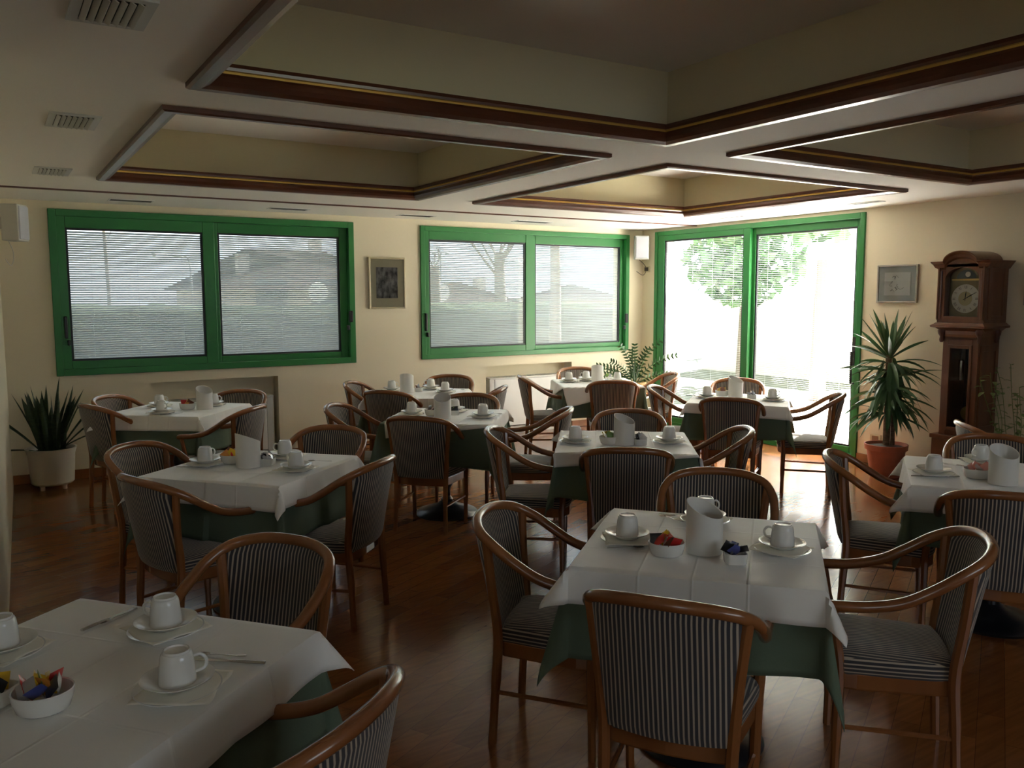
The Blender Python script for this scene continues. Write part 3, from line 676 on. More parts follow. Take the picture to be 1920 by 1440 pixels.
# ------------------------------------------------------------------ tableware
def mk_cup():
    r = empty('coffee_cup')
    mb = MB(); mb.lathe([(.0385, 0), (.0412, 0), (.0415, .004), (.0395, .030), (.0370, .055), (.0350, .066), (.0322, .0708), (.0300, .0715), (.0292, .0768), (.0265, .0768), (.0252, .0730), (0, .0730)], 28)
    mb.lathe([(.0385, 0), (.037, .03), (.033, .058), (.028, .067), (0, .069)], 28); mb.build('body', PORC, r, smooth=True)
    mb = MB(); mb.tube(catmull([(.037, 0, .056), (.052, 0, .058), (.064, 0, .044), (.060, 0, .026), (.040, 0, .018)], 5), .0040, 8); mb.build('handle', PORC, r, smooth=True)
    return r
def mk_mesh(name, mb, m_, smooth=True, **k): return mb.build(name, m_, None, smooth=smooth, **k)
saucer0 = mk_mesh('saucer', MB().lathe([(0, .004), (.030, .003), (.032, 0), (.045, 0), (.050, .004), (.074, .015), (.081, .019), (.082, .0205), (.080, .021), (.070, .0165), (.046, .008), (0, .007)], 36), PORC)
plate0 = mk_mesh('side_plate', MB().lathe([(0, 0), (.062, 0), (.070, .003), (.090, .010), (.098, .0125), (.098, .0145), (.088, .0130), (.068, .0065), (0, .005)], 36), PORC)
def napkin_mb(seed):
    rnd = random.Random(seed); a1, a2, a3 = [rnd.uniform(0, 6) for _ in range(3)]; s_ = .088
    def P(u, v):
        x, y = (2*u-1)*s_, (2*v-1)*s_; d = math.hypot(x, y); e = max(0, d-.07)
        zz = .0155+(.0028*math.sin(x*70+a1)*math.sin(y*55+a2)+.0025*math.sin((x+y)*60+a3))*min(1, max(0, (d-.04)/.05)) - e*.18
        return Vector((x*(1+.04*math.sin(y*50+a2)), y*(1+.04*math.sin(x*45+a1)), max(zz, .0145)))
    return MB().grid(P, 16, 16)
naps = [mk_mesh('napkin', napkin_mb(s_), NAPK, True, solid=.0008) for s_ in (1, 2, 3)]
def spoon_mb(L=.135):
    mb = MB(); mb.tube([(0, 0, .004), (L*.2, 0, .0035), (L*.6, 0, .006), (L*.70, 0, .004)], [.0045, .003, .0016, .0022], 6, flat=.4)
    def P(u, v):
        a = u*2*PI; rr = v; return Vector((L*.84+math.cos(a)*rr*L*.15, math.sin(a)*rr*.0125, .0015+rr*rr*.0045))
    mb.grid(P, 16, 4); return mb
def fork_mb():
    mb = MB(); mb.tube([(0, 0, .004), (.05, 0, .004), (.12, 0, .006), (.135, 0, .004)], [.006, .0035, .002, .006], 6, flat=.35)
    for q in range(4): mb.tube([(.133, (q-1.5)*.0048, .004), (.155, (q-1.5)*.005, .003), (.180, (q-1.5)*.0045, .006)], .0013, 5)
    return mb
def knife_mb():
    mb = MB(); mb.tube([(0, 0, .004), (.04, 0, .0045), (.088, 0, .004)], [.0065, .007, .005], 8, flat=.5)
    mb.prism([(.085, -.004), (.12, -.008), (.165, -.008), (.182, .003), (.178, .006), (.085, .005)], .003, .0042); return mb
spoon0 = mk_mesh('teaspoon', spoon_mb(), STEEL, True, solid=.0006); fork0 = mk_mesh('fork', fork_mb(), STEEL); knife0 = mk_mesh('knife', knife_mb(), STEEL)
cup0 = mk_cup()
def bin_mb():
    mb = MB(); n = 40; ro, ri = .064, .0605
    def h(a): return .158+.028*math.cos(a)
    lv = [0, .25, .5, .75, 1]
    vs = []
    for l in lv:
        for j in range(n): a = 2*PI*j/n; vs.append((ro*math.cos(a), ro*math.sin(a), l*h(a)))
    for l in lv[::-1]:
        for j in range(n): a = 2*PI*j/n; vs.append((ri*math.cos(a), ri*math.sin(a), max(.004, l*(h(a)-.001))))
    k = 10; fs = [(i*n+j, i*n+(j+1) % n, (i+1)*n+(j+1) % n, (i+1)*n+j) for i in range(k-1) for j in range(n)]
    fs.append(tuple(range(n-1, -1, -1))); fs.append(tuple((k-1)*n+j for j in range(n))); mb.add(vs, fs); return mb
bin0 = mk_mesh('table_bin', bin_mb(), BINM)
bowl0 = mk_mesh('sugar_bowl', MB().lathe([(0, 0), (.046, 0), (.053, .005), (.060, .028), (.0625, .046), (.061, .048), (.0585, .046), (.056, .028), (.048, .008), (0, .006)], 36, sx=1.04, sy=.97), PORC)
sq0 = mk_mesh('packet_bowl', MB().lathe([(0, 0), (.034, 0), (.0365, .003), (.0385, .036), (.0375, .037), (.036, .036), (.034, .006), (0, .005)], 32, sup=5.0), PORC)
ps = .5
def packet_mb(w_, h_, t=.004):
    def P(sg):
        return lambda u, v: Vector(((2*u-1)*w_/2, sg*t*(max(0, (1-abs(2*u-1)**3))*(max(0, 1-abs(2*v-1)**3))), (2*v-1)*h_/2))
    mb = MB(); mb.grid(P(1), 6, 6); mb.grid(P(-1), 6, 6); return mb
PKC = {'red': (.62, .03, .03), 'yellow': (.75, .50, .03), 'orange': (.70, .28, .05), 'silver': (.55, .56, .60), 'blue': (.07, .09, .30), 'black': (.02, .02, .02), 'white': (.75, .74, .72), 'green': (.22, .36, .10), 'brown': (.20, .07, .04), 'pink': (.75, .32, .28)}
pk = {}
for nme, c in PKC.items():
    pk[nme] = packet_mb(.054, .040, .005).build('sugar_packet', mat(nme+'_packet', c, .3, metal=.7 if nme == 'silver' else 0, coat=.3), None, smooth=True)
usedset = set()
def put(src, loc, rz=0, label=None, cat=None, group=None, rx=0, ry=0):
    if src.name in usedset: o = dup(src)
    else: o = src; usedset.add(src.name)
    o.location = loc; o.rotation_euler = (rx, ry, rz); tag(o, label, cat, group); return o

SET = {  # pixel of the cup on each table, which side of the table, handle direction
 'T1': [((1176, 1001), 'left', 60, 1), ((1467, 1020), 'right', 150, 0), ((1322, 966), 'far', 20, 0)],
 'T0': [((311, 1167), 'far', 170, 1), ((336, 1276), 'right', 20, 1), ((3, 1208), 'left', 200, 0)],
 'T2': [((385, 863), 'left', 60, 0), ((558, 873), 'right', 150, 1), ((534.5, 850), 'far', 190, 0)],
 'T3': [((292.5, 771), 'left', -30, 1), ((299, 757), 'rear left', 30, 0), ((401, 755), 'far', 0, 0)],
 'T4': [((734.7, 728), 'left', 30, 0), ((808, 724.5), 'far', 180, 0), ((834.7, 731), 'right', 60, 0)],
 'T5': [((771.7, 772), 'left', 60, 0), ((905.5, 776), 'right', 60, 1), ((852.5, 766), 'far', 80, 0)],
 'T6': [((1066.7, 711), 'left', 60, 0), ((1099, 709), 'far', 180, 0), ((1157.5, 711), 'right', 60, 0)],
 'T7': [((1325.5, 740), 'left', 60, 0), ((1448, 745), 'right', 0, 0)],
 'T8': [((1751, 880), 'left', 60, 1), ((1838, 858), 'far', 200, 0)],
 'T9': [((1078.7, 821.5), 'left', 60, 1), ((1254.5, 822), 'right', 60, 0)]}
for t, lst in SET.items():
    tx, ty, ta = TAB[t]; T = TDESC[t]
    for (px, py), side, hd, cut in lst:
        p = on_z(px, py, .79); c = random.uniform(-12, 12)
        # keep the setting on the table
        dx, dy = p.x-tx, p.y-ty; ca, sa = math.cos(R(ta)), math.sin(R(ta)); lx, ly = dx*ca+dy*sa, -dx*sa+dy*ca
        lx = max(-.30, min(.30, lx)); ly = max(-.30, min(.30, ly)); p = Vector((tx+lx*ca-ly*sa, ty+lx*sa+ly*ca, 0))
        q = 'at the %s side of %s' % (side, T)
        put(plate0, (p.x, p.y, TZ), 0, 'white side plate '+q, 'plate', 'white side plates under napkins')
        put(random.choice(naps), (p.x+random.uniform(-.01, .01), p.y+random.uniform(-.01, .01), TZ-.0005), R(ta+random.uniform(-25, 25)), 'cream paper napkin '+q, 'napkin', 'paper napkins under saucers')
        put(saucer0, (p.x, p.y, TZ+.0175), 0, 'white saucer '+q, 'saucer', 'white saucers')
        put(cup0, (p.x, p.y, TZ+.0255), R(hd-32), 'upturned white coffee cup '+q, 'cup', 'upturned white coffee cups')
CUT = [  # kind, table, pixel of its middle, world angle, place words
 (spoon0, 'T1', (1172, 1029), -28, 'beside the left cup on'), (spoon0, 'T1', (1258, 974), 95, 'near the far cup on'), (fork0, 'T1', (1285, 968), 150, 'near the far cup on'),
 (knife0, 'T0', (205, 1163), 35, 'beside the far cup on'), (spoon0, 'T0', (222, 1158), 215, 'beside the far cup on'), (spoon0, 'T0', (415, 1232), 145, 'right of the nearest cup on'), (knife0, 'T0', (432, 1243), 142, 'right of the nearest cup on'),
 (spoon0, 'T2', (600, 866), 145, 'right of the cups on'), (knife0, 'T2', (362, 877), -35, 'beside the left cup on'), (spoon0, 'T3', (312, 776), 10, 'beside the left cup on'), (knife0, 'T3', (322, 777), 15, 'beside the left cup on'),
 (knife0, 'T8', (1745, 895), -42, 'in front of the left cup on'), (fork0, 'T8', (1762, 894), -45, 'in front of the left cup on'), (spoon0, 'T8', (1783, 872), -85, 'behind the left cup, left one, on'), (spoon0, 'T8', (1795, 875), -80, 'behind the left cup, right one, on'),
 (spoon0, 'T9', (1080, 832), -30, 'beside the left cup on'), (spoon0, 'T9', (1136, 810), 120, 'at the far edge of'), (spoon0, 'T5', (925, 777), -40, 'beside the right cup on'), (knife0, 'T7', (1305, 742), -20, 'beside the left cup on'),
 (spoon0, 'T4', (858, 732), -30, 'beside the right cup on'), (spoon0, 'T6', (1076, 716), -40, 'beside the left cup on')]
for src, t, (px, py), a, wds in CUT:
    p = on_z(px, py, TZ); kind = src.name.split('.')[0]; L = .065 if kind == 'teaspoon' else .09
    put(src, (p.x-math.cos(R(a))*L, p.y-math.sin(R(a))*L, TZ+.0012), R(a), 'steel %s %s %s' % (kind, wds, TDESC[t]), kind, 'steel cutlery on the tables')
BIN = {'T1': ((1320, 1034), 108), 'T2': ((466, 875), 195), 'T3': ((384, 767), 105), 'T4': ((763, 736), -122), 'T5': ((830, 785), 58), 'T6': ((1120, 716), -130), 'T7': ((1379, 744), 100), 'T8': ((1880, 907), 60), 'T9': ((1170, 833), 108)}
for t, ((px, py), a) in BIN.items():
    p = on_z(px, py, TZ); put(bin0, (p.x, p.y, TZ+.0012), R(a), 'white cylindrical table bin with slanted opening on the '+TDESC[t], 'table bin', 'white table bins')
def fill(p, t, cols, rr, z0, words, seed):
    rnd = random.Random(seed); n = len(cols)
    for i, c in enumerate(cols):
        a = 2*PI*i/n+rnd.uniform(-.3, .3); q = rr*(.72 if i % 3 else .15)
        put(pk[c], (p.x+math.cos(a)*q, p.y+math.sin(a)*q, TZ+z0+rnd.uniform(-.002, .006)), rnd.uniform(0, PI), '%s packet in the %s on the %s' % (c, words, TDESC[t]), 'packet', 'packets in the %s on the %s' % (words, TDESC[t]), rx=rnd.uniform(-1.0, 1.0), ry=rnd.uniform(-.7, .7))
BOWL = [('r', 'T1', (1250, 1040), ['red', 'orange', 'red', 'yellow', 'black', 'red', 'white', 'brown', 'red', 'pink']), ('s', 'T1', (1378, 1055), ['silver', 'blue', 'black', 'silver', 'blue', 'black']),
        ('r', 'T0', (82, 1330), ['yellow', 'red', 'yellow', 'green', 'yellow', 'red', 'brown', 'silver', 'blue', 'orange', 'black', 'white']), ('s', 'T0', (-6, 1318), ['yellow', 'brown', 'orange', 'black']),
        ('r', 'T2', (436, 868), ['red', 'brown', 'orange', 'yellow']), ('s', 'T2', (502, 872), ['silver', 'white', 'silver', 'black', 'silver']),
        ('r', 'T3', (352, 767), ['yellow', 'brown', 'red', 'orange', 'brown']), ('s', 'T4', (785, 734), ['silver', 'brown', 'silver']),
        ('r', 'T5', (812, 779), ['black', 'silver', 'brown']), ('s', 'T5', (852, 778), ['green', 'yellow', 'black']),
        ('s', 'T6', (1142, 713), ['silver', 'white', 'green', 'silver']), ('r', 'T7', (1354, 742), ['yellow', 'orange', 'yellow', 'brown']), ('s', 'T7', (1409, 748), ['silver', 'white', 'silver', 'white']),
        ('r', 'T8', (1832, 896), ['pink', 'red', 'pink', 'white', 'pink']), ('r', 'T9', (1143, 832), ['green', 'yellow', 'white', 'green']), ('s', 'T9', (1200, 834), ['silver', 'blue', 'black', 'silver', 'white'])]
for i, (kd, t, (px, py), cols) in enumerate(BOWL):
    p = on_z(px, py, TZ)
    if kd == 'r':
        put(bowl0, (p.x, p.y, TZ+.0012), R(-30), 'round white sugar bowl on the '+TDESC[t], 'bowl', 'round white sugar bowls'); fill(p, t, cols, .046, .052, 'round bowl', i)
    else:
        put(sq0, (p.x, p.y, TZ+.0012), R(TAB[t][2]+12), 'small square white packet bowl on the '+TDESC[t], 'bowl', 'square white packet bowls'); fill(p, t, cols, .024, .046, 'square bowl', i+40)

# ------------------------------------------------------------------ plants
def blade(mb, base, dirv, L, w_, droop, nseg=7, fold=.25, tipk=.6, twist=0, roll=0):
    d = Vector(dirv).normalized(); side = d.cross(Zv)
    if side.length < .05: side = Vector((math.cos(twist), math.sin(twist), 0))
    side.normalize(); p = Vector(base); rows = []
    for i in range(nseg+1):
        t = i/nseg; ww = w_*(.55+.45*min(1, t/.3))*(1-max(0, (t-tipk)/(1-tipk))**1.6)
        up = side.cross(d).normalized()
        an = roll+twist*t; sd2 = side*math.cos(an)+up*math.sin(an); up2 = up*math.cos(an)-side*math.sin(an)
        rows.append((p-sd2*ww+up2*fold*ww, p.copy(), p+sd2*ww+up2*fold*ww))
        d = (d+Vector((0, 0, -droop/nseg))).normalized(); p = p+d*(L/nseg)
    vs = [v for r_ in rows for v in r_]; fs = []
    for i in range(nseg):
        for j in (0, 1): fs.append((i*3+j, i*3+j+1, (i+1)*3+j+1, (i+1)*3+j))
    mb.add(vs, fs)
# snake plant
p = on_z(90, 903, 0); r = empty('snake_plant', (.40, 8.28, 0)); tag(r, 'dark spiky snake plant in white pot at the left', 'potted plant')
mb = MB(); mb.lathe([(0, .045), (.155, .045), (.17, .06), (.185, .30), (.20, .352), (.205, .360), (.19, .360), (.178, .345), (.175, .32), (0, .32)], 32); mb.build('pot', POTW, r, smooth=True)
mb = MB(); mb.lathe([(0, .319), (.176, .319)], 24); mb.lathe([(.176, .322), (0, .330)], 24); mb.build('soil', SOIL, r)
for q in range(4):
    a = PI/4+q*PI/2; mb = MB(); mb.lathe([(0, 0), (.018, 0), (.018, .03), (.03, .05), (0, .05)], 10, (.12*math.cos(a), .12*math.sin(a), 0)); mb.build('foot', POTW, r)
mb = MB(); rnd = random.Random(5)
for q in range(44):
    a = rnd.uniform(0, 2*PI); tl = rnd.uniform(.02, .42); L = rnd.uniform(.34, .60); c0, s0 = math.cos(a), math.sin(a); b0 = rnd.uniform(.01, .11)
    mb.cur = 0; blade(mb, (c0*b0, s0*b0, .32), (c0*tl, s0*tl, 1), L, rnd.uniform(.016, .028), rnd.uniform(-.1, .2), fold=.5, twist=rnd.uniform(-.8, .8), roll=rnd.uniform(-1.2, 1.2))
for dx, dz, L in ((-1.0, .95, .62), (-1.2, .15, .40), (-.5, 1.5, .5), (.9, 1.3, .62), (1.0, 1.0, .55), (.25, 2.2, .66), (.8, .5, .36), (.65, 1.6, .60)):
    blade(mb, (dx*.08, 0, .33), (dx*.85, -dx*.5, dz), L, .018, .25, fold=.4, twist=.5)
mb.build('leaves', LEAFD, r, smooth=True)
# yucca
r = empty('yucca', (6.98, 4.68, 0)); tag(r, 'tall yucca in terracotta pot beside the glass door', 'potted plant')
mb = MB(); mb.lathe([(0, 0), (.125, 0), (.13, .01), (.168, .245), (.185, .25), (.19, .30), (.178, .30), (.168, .27), (0, .27)], 32); mb.build('pot', TERRA, r, smooth=True)
mb = MB(); mb.lathe([(.168, .272), (.1, .285), (0, .29)], 24); mb.build('soil', SOIL, r)
mb = MB(); mb.tube(catmull([(.0, 0, .27), (.005, .005, .5), (.0, 0, .8), (-.005, .01, 1.12)], 5), [.032]*8+[.028]*8, 10); mb.build('trunk', BARK, r, smooth=True)
mb = MB(); mb.tube(catmull([(.05, -.03, .27), (.06, -.02, .45), (.07, -.02, .7)], 5), .02, 8); mb.build('trunk', BARK, r, smooth=True)
mb = MB(); rnd = random.Random(11)
for q in range(34):
    a = rnd.uniform(0, 2*PI); el = rnd.uniform(.35, 3.4); blade(mb, (0, 0, 1.08), (math.cos(a), math.sin(a), el), rnd.uniform(.34, .50), .021, rnd.uniform(.05, .5), twist=.3, roll=rnd.uniform(-.9, .9))
for z in (1.05, .98, .90, .82, .74, .66, .58):
    for q in range(16):
        a = rnd.uniform(0, 2*PI); el = rnd.uniform(-.6, .55); blade(mb, (.03*math.cos(a), .03*math.sin(a), z), (math.cos(a), math.sin(a), el), rnd.uniform(.24, .46)*(1 if z > .65 else .85), .015, rnd.uniform(.4, 1.5), fold=.3, twist=rnd.uniform(-.5, .5), roll=rnd.uniform(-.9, .9))
for q in range(64):
    a = rnd.uniform(0, 2*PI); blade(mb, (.05*math.cos(a), .05*math.sin(a), rnd.uniform(.70, 1.10)), (math.cos(a)*.42, math.sin(a)*.42, -1), rnd.uniform(.2, .40), .022, .2)
mb.build('leaves', LEAFY, r, smooth=True)
# ferny plant in the corner, on a stand
st = empty('plant_stand', (6.76, 8.00, 0)); tag(st, 'low white round plant stand in the corner', 'plant stand')
mb = MB(); mb.lathe([(0, .40), (.17, .40), (.18, .41), (.18, .425), (0, .425)], 28); mb.build('stand_top', WHITEM, st, smooth=True)
for q in range(3):
    a = q*2*PI/3+.4; mb = MB(); mb.tube([(.17*math.cos(a), .17*math.sin(a), 0), (.11*math.cos(a), .11*math.sin(a), .40)], .012, 8); mb.build('leg', WHITEM, st)
r = empty('zz_plant', (6.76, 8.00, .426)); tag(r, 'glossy green ferny plant in wicker pot by the room corner', 'potted plant')
mb = MB(); mb.lathe([(0, 0), (.11, 0), (.12, .01), (.145, .13), (.15, .18), (.14, .18), (.132, .15), (0, .15)], 28); mb.build('basket', WICK, r, smooth=True)
mb = MB(); mb.lathe([(.132, .152), (0, .16)], 24); mb.build('soil', SOIL, r)
rnd = random.Random(3)
ST = [(-1.0, .3, 1.15, .52), (-.75, -.2, 1.5, .50), (-.35, .2, 2.0, .50), (.1, .3, 2.5, .46), (.42, -.1, 1.9, .62), (.75, -.4, 1.15, .62), (.9, -.5, .62, .5), (-.5, -.6, 1.0, .42), (-.1, -.7, 1.6, .4), (.3, -.6, 1.4, .42), (-.95, -.1, .75, .42), (.0, .0, 3, .48)]
for sx, sy, sz, L in ST:
    u = Vector((sx*RT.x+sy*.5, sx*RT.y-sy*.3, sz)).normalized(); base = Vector((u.x*.06, u.y*.06, .15)); pts = [base]; d = u.copy(); q = base.copy()
    for _ in range(8): d = (d+Vector((d.x*.12, d.y*.12, -.10))).normalized(); q = q+d*L/8; pts.append(q.copy())
    mb = MB(); mb.tube(pts, [.007-.0006*i for i in range(9)], 6); stm = mb.build('stem', LEAFZ, r, smooth=True)
    mb = MB(); fine = catmull(pts, 3)
    for i in range(4, len(fine), 2):
        d = (fine[min(i+1, len(fine)-1)]-fine[i-1]).normalized(); sd2 = d.cross(Vector((-.5, -.8, .2))).normalized()
        for s_ in (1, -1): blade(mb, fine[i], (d*.55+sd2*s_), .068*(1-.3*i/len(fine)), .0135, .1, nseg=4, fold=.2, tipk=.35, roll=1.1*s_)
    mb.build('leaflets', LEAFZ, stm, smooth=True)
# pale airy plant at the right edge
r = empty('airy_pot_plant', (6.95, 3.50, 0)); tag(r, 'thin pale leafy plant at right edge beside the clock', 'potted plant')
mb = MB(); mb.lathe([(0, 0), (.12, 0), (.15, .24), (.155, .26), (.145, .26), (.14, .23), (0, .23)], 24); mb.build('pot', POTW, r, smooth=True)
mb = MB(); mb.lathe([(.14, .232), (0, .24)], 20); mb.build('soil', SOIL, r); rnd = random.Random(9)
for q in range(11):
    a = rnd.uniform(0, 2*PI); hh = rnd.uniform(.6, 1.05); pts = [Vector((.04*math.cos(a), .04*math.sin(a), .22))]
    for i in range(5): pts.append(pts[-1]+Vector((math.cos(a)*.045+rnd.uniform(-.02, .02), math.sin(a)*.045+rnd.uniform(-.02, .02), hh/5)))
    mb = MB(); fine = catmull(pts, 4); mb.tube(fine, .0028, 5); stm = mb.build('stem', LEAFP, r)
    mb = MB()
    for i in range(6, len(fine)):
        if rnd.random() < .8:
            b_ = rnd.uniform(0, 2*PI); blade(mb, fine[i], (math.cos(b_), math.sin(b_), rnd.uniform(-.2, .6)), rnd.uniform(.05, .085), .019, .6, nseg=4, tipk=.3)
    mb.build('leaflets', LEAFP, stm)

# ------------------------------------------------------------------ grandfather clock
r = empty('grandfather_clock', (7.0, 4.06, 0), R(-90)); tag(r, 'tall carved oak grandfather clock against the right wall', 'clock')
# local frame: x runs along the front (viewer left to right), -y faces the room, wall at y=.36
hw, D = .205, .35
mb = MB(); mb.box((-.215, -.01, 0), (.215, D, .09)); mb.box((-.20, 0, .09), (.20, D, .42)); mb.box((-.215, -.012, .42), (.215, D, .455)); mb.build('base', CLKW, r, bevel=.006)
mb = MB(); wz0, wz1 = .455, 1.30
mb.box((-.155, .03, wz0), (-.105, D, wz1)); mb.box((.105, .03, wz0), (.155, D, wz1)); mb.box((-.105, .03, wz0), (.105, .07, .52)); mb.box((-.105, .03, 1.235), (.105, .07, wz1)); mb.box((-.105, .32, wz0), (.105, D, wz1))
mb.box((-.155, .03, 1.29), (.155, D, wz1)); mb.build('case', CLKW, r, bevel=.004)
for s in (1, -1):
    mb = MB(); frame_rect(mb, Vector((s*.155, 0, 0)), Yv, Zv, X*s, .06, .32, .50, 1.24, .035, .035, .05, .05, 0, .010); mb.build('side_moulding', CLKW, r, bevel=.003)
mb = MB(); frame_rect(mb, Vector((0, .03, 0)), X, Zv, -Yv, -.105, .105, .50, 1.24, .022, .022, .03, .03, -.01, .012); dr_ = mb.build('case_door', CLKW, r, bevel=.003)
mb = MB(); mb.add([(-.085, .036, .52), (.085, .036, .52), (.085, .036, 1.215), (-.085, .036, 1.215)], [(0, 1, 2, 3)]); mb.build('door_glass', PLEX, dr_)
mb = MB(); mb.box((-.104, .30, .46), (.104, .318, 1.29)); mb.build('case_lining', DGLASS, r)
for x in (-.05, .055):
    mb = MB(); mb.lathe([(0, 0), (.022, 0), (.024, .01), (.024, .17), (0, .185)], 16, (x, .15, .80 if x > 0 else .93)); mb.tube([(x, .15, .98), (x, .15, 1.29)], .0015, 4); mb.build('weight', BRASS if x > 0 else STEEL, r, smooth=True)
mb = MB(); mb.tube([(0, .20, .62), (0, .20, 1.29)], .004, 6); mb.build('pendulum_rod', BRASS, r)
mb = MB(); mb.lathe([(0, -.006), (.058, -.006), (.062, 0), (.058, .006), (0, .006)], 28); o = mb.build('pendulum_bob', BRASS, r, smooth=True); o.rotation_euler = (PI/2, 0, 0); o.location = (0, .19, .64)
# corbel section under the hood
mb = MB()
pr = [(.155, 1.29), (.155, 1.31), (.165, 1.33), (.17, 1.36), (.205, 1.385), (.235, 1.39), (.238, 1.405), (.215, 1.42), (.205, 1.43)]
vs = []
for x_, z_ in pr:
    y_ = .03-(x_-.155)*.9; vs += [(-x_, y_, z_), (x_, y_, z_), (x_, D, z_), (-x_, D, z_)]
fs = [(i*4+j, i*4+(j+1) % 4, (i+1)*4+(j+1) % 4, (i+1)*4+j) for i in range(len(pr)-1) for j in range(4)]
mb.add(vs, fs+[(3, 2, 1, 0), tuple(len(vs)-4+j for j in range(4))]); mb.build('hood_moulding', CLKW, r)
for x, y in ((-.165, .02), (.165, .02), (.165, .28)):
    mb = MB(); mb.lathe([(0, 0), (.012, .0), (.018, .02), (.014, .05), (.03, .075), (.034, .10), (.02, .13), (0, .13)], 12, (x, y, 1.26)); mb.build('carved_corbel', CLKD, r, smooth=True)
# hood: shell open at the front round the dial
hz0, hz1 = 1.43, 1.93
mb = MB(); mb.box((-hw, 0, hz0), (-hw+.045, D-.01, hz1)); mb.box((hw-.045, 0, hz0), (hw, D-.01, hz1)); mb.box((-hw+.045, 0, hz0), (hw-.045, .05, hz0+.055)); mb.box((-hw+.045, .10, hz0), (hw-.045, D-.01, hz1))
for s in (-1, 1): mb.box((s*hw if s < 0 else hw-.02, -.008, hz0+.02), (s*hw+.02 if s < 0 else hw, .0, hz1-.02))
# arched spandrel over the dial
nA = 18; ri_, zc_ = .145, 1.80; inner = [(-ri_, hz0+.05)]+[(ri_*-math.cos(PI*i/nA), zc_+.10*math.sin(PI*i/nA)) for i in range(nA+1)]+[(ri_, hz0+.05)]
top_ = 2.0
for i in range(1, nA+1):
    (xa, za), (xb, zb) = inner[i], inner[i+1]
    mb.add([(xa, 0, za), (xb, 0, zb), (xb, 0, hz1), (xa, 0, hz1), (xa, .06, za), (xb, .06, zb), (xb, .06, hz1), (xa, .06, hz1)], [(0, 1, 2, 3), (7, 6, 5, 4), (0, 4, 5, 1), (2, 6, 7, 3)])
for s in (-1, 1): mb.box((min(s*.145, s*.165), 0, hz0+.05), (max(s*.145, s*.165), .06, hz1))

ap = [(-.150, hz1-.03), (.150, hz1-.03)]+[(.146*math.cos(PI*i/16), hz1+.082*math.sin(PI*i/16)) for i in range(17)]
nn = len(ap); mb.add([(x_, .0, z_) for x_, z_ in ap]+[(x_, D-.01, z_) for x_, z_ in ap], [tuple(range(nn)), tuple(range(2*nn-1, nn-1, -1))]+[(i, nn+i, nn+(i+1) % nn, (i+1) % nn) for i in range(nn)])
mb.build('hood', CLKW, r, bevel=.003)
for s in (1, -1):
    mb = MB(); mb.box((min(s*.188, s*.200), -.022, hz0+.03), (max(s*.188, s*.200), -.009, hz1-.03)); mb.tube([(s*.180, -.006, hz0+.03), (s*.180, -.006, hz1-.06)], .012, 10); mb.build('pilaster', CLKW, r, smooth=True)
    mb = MB(); frame_rect(mb, Vector((s*hw, 0, 0)), Yv, Zv, X*s, .04, .30, hz0+.03, hz1-.04, .055, .04, .03, .03, 0, .008); mb.build('side_moulding', CLKW, r, bevel=.002)
# cornice with arched centre
mb = MB(); arch = [(-.255, 0), (-.145, 0)]+[(-.145*math.cos(PI*i/16), .085*math.sin(PI*i/16)) for i in range(1, 16)]+[(.145, 0), (.255, 0)]
prof = [(0.0, -.045, .06), (-.018, -.03, .03), (-.024, -.005, .01), (-.05, .012, .0), (-.052, .022, .0)]
def apt(k, i):
    dy, dz, inn = prof[k]; x_, z_ = arch[i]
    if i == 0: x_ += inn*.8
    if i == len(arch)-1: x_ -= inn*.8
    return (x_, dy, hz1+z_+dz)
na = len(arch); vs = [apt(k, i) for k in range(5) for i in range(na)]; fs = [(k*na+i, k*na+i+1, (k+1)*na+i+1, (k+1)*na+i) for k in range(4) for i in range(na-1)]
vs += [(apt(4, i)[0], D, apt(4, i)[2]) for i in range(na)]; fs += [(4*na+i, 4*na+i+1, 5*na+i+1, 5*na+i) for i in range(na-1)]
vs += [(apt(0, i)[0], D, apt(0, i)[2]) for i in range(na)]
fs += [(na-1+k*na, (k+1)*na+na-1, 5*na+na-1, 6*na+na-1) for k in range(4)]+[(k*na, 6*na, 5*na, (k+1)*na) for k in range(4)]
mb.add(vs, fs); mb.build('cornice', CLKW, r)
# dial
mb = MB(); yd = .072
mb.box((-.140, yd, hz0+.055), (.140, yd+.01, zc_+.02)); mb.add([(0, yd, zc_)]+[(-.14*math.cos(PI*i/16), yd, zc_+.10*math.sin(PI*i/16)) for i in range(17)], [(0, i+1, i+2) for i in range(16)][::1]); mb.build('dial_plate', mat('aged_bronze_plate', (.22, .19, .12), .4, metal=.6), r)
mb = MB(); mb.lathe([(0, 0), (.118, 0), (.122, .004), (.118, .006), (0, .006)], 40); dl = mb.build('dial', SILV, r, smooth=True); dl.rotation_euler = (PI/2, 0, 0); dl.location = (0, yd, 1.635)
mb = MB(); mb.lathe([(0, .0065), (.058, .0065), (.060, .0075), (0, .0078)], 32); mb.build('dial_centre', mat('champagne_dial_centre', (.50, .44, .27), .4, metal=.4), dl, smooth=True)
mb = MB(); ROM = ['XII', 'I', 'II', 'III', 'IIII', 'V', 'VI', 'VII', 'VIII', 'IX', 'X', 'XI']; hN = .024
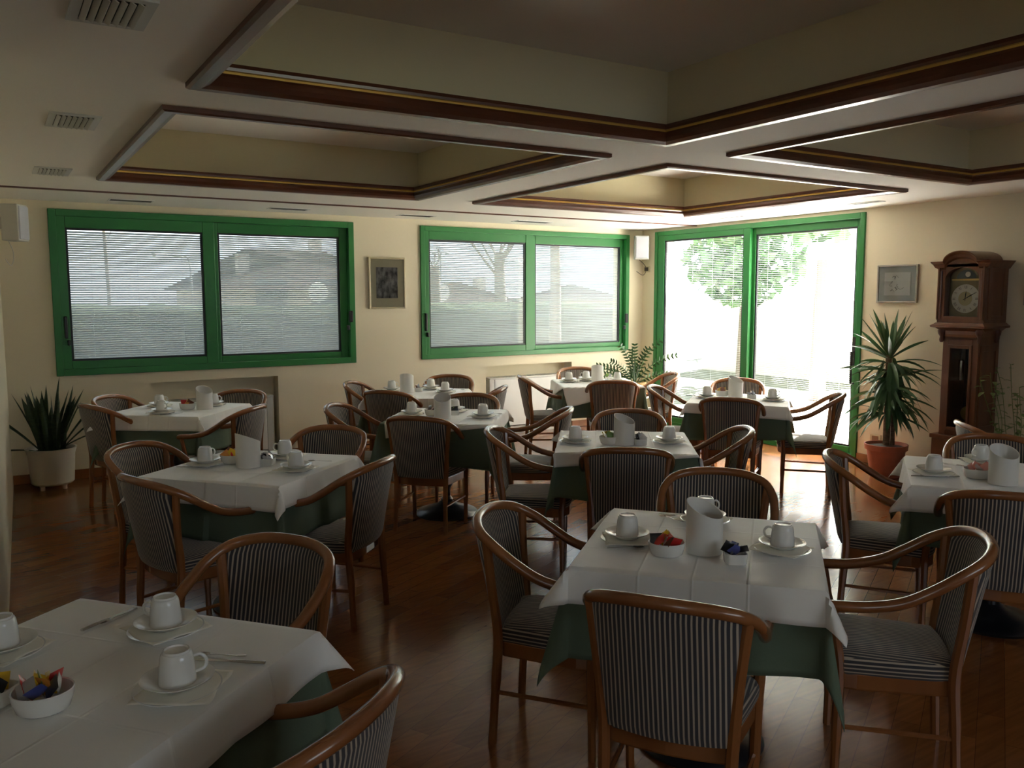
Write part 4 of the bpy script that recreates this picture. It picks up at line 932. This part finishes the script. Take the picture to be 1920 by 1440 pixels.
for k, sN in enumerate(ROM):
    wd = {'I': .006, 'V': .015, 'X': .015}; tot = sum(wd[c] for c in sN); x_ = -tot/2; MM = Matrix.Rotation(-2*PI*k/12, 4, 'Z') @ Matrix.Translation((0, .098, .0078))
    def stroke(xa, xb, thk):
        mb.add([MM @ Vector(v) for v in ((xa-thk, -hN/2, 0), (xa+thk, -hN/2, 0), (xb+thk, hN/2, 0), (xb-thk, hN/2, 0))], [(0, 1, 2, 3)])
    for c in sN:
        w_ = wd[c]
        if c == 'I': stroke(x_+w_/2, x_+w_/2, .0012)
        if c == 'V': stroke(x_+w_/2, x_+.002, .0014); stroke(x_+w_/2, x_+w_-.002, .0006)
        if c == 'X': stroke(x_+w_-.002, x_+.002, .0014); stroke(x_+.002, x_+w_-.002, .0006)
        x_ += w_
mb.build('numerals', BLACKP, dl)
for nm, L, ang in (('minute_hand', .098, 60), ('hour_hand', .066, 5)):
    mb = MB(); MM = Matrix.Rotation(-R(ang), 4, 'Z'); z_ = .0105 if nm[0] == 'm' else .009
    vs = [(-.002, -.02, z_), (.002, -.02, z_), (.0045, L*.6, z_), (0, L, z_), (-.0045, L*.6, z_)]; mb.add([MM @ Vector(v) for v in vs], [(0, 1, 2, 3, 4)]); mb.build(nm, BLACKP, dl, solid=.001)
mb = MB(); mb.add([(0, yd-.002, zc_+.005)]+[(-.085*math.cos(PI*i/16), yd-.002, zc_+.005+.075*math.sin(PI*i/16)) for i in range(17)], [(0, i+1, i+2) for i in range(16)]); mb.build('moon_dial', BLUEM, r)
mb = MB(); mb.lathe([(0, 0), (.022, 0), (.022, .003), (0, .004)], 20); o = mb.build('moon_disc', SILV, r); o.rotation_euler = (PI/2, 0, 0); o.location = (.012, yd-.003, zc_+.040)
mb = MB(); mb.box((-.125, yd-.006, zc_-.012), (.125, yd, zc_+.003)); mb.build('dial_banner', BRASS, r)
mb = MB(); mb.add([(-.143, .03, hz0+.055), (.143, .03, hz0+.055), (.143, .03, zc_), *[(.143*math.cos(PI*i/16), .03, zc_+.098*math.sin(PI*i/16)) for i in range(1, 16)], (-.143, .03, zc_)], [tuple(range(19))]); mb.build('hood_glass', PLEX, r)
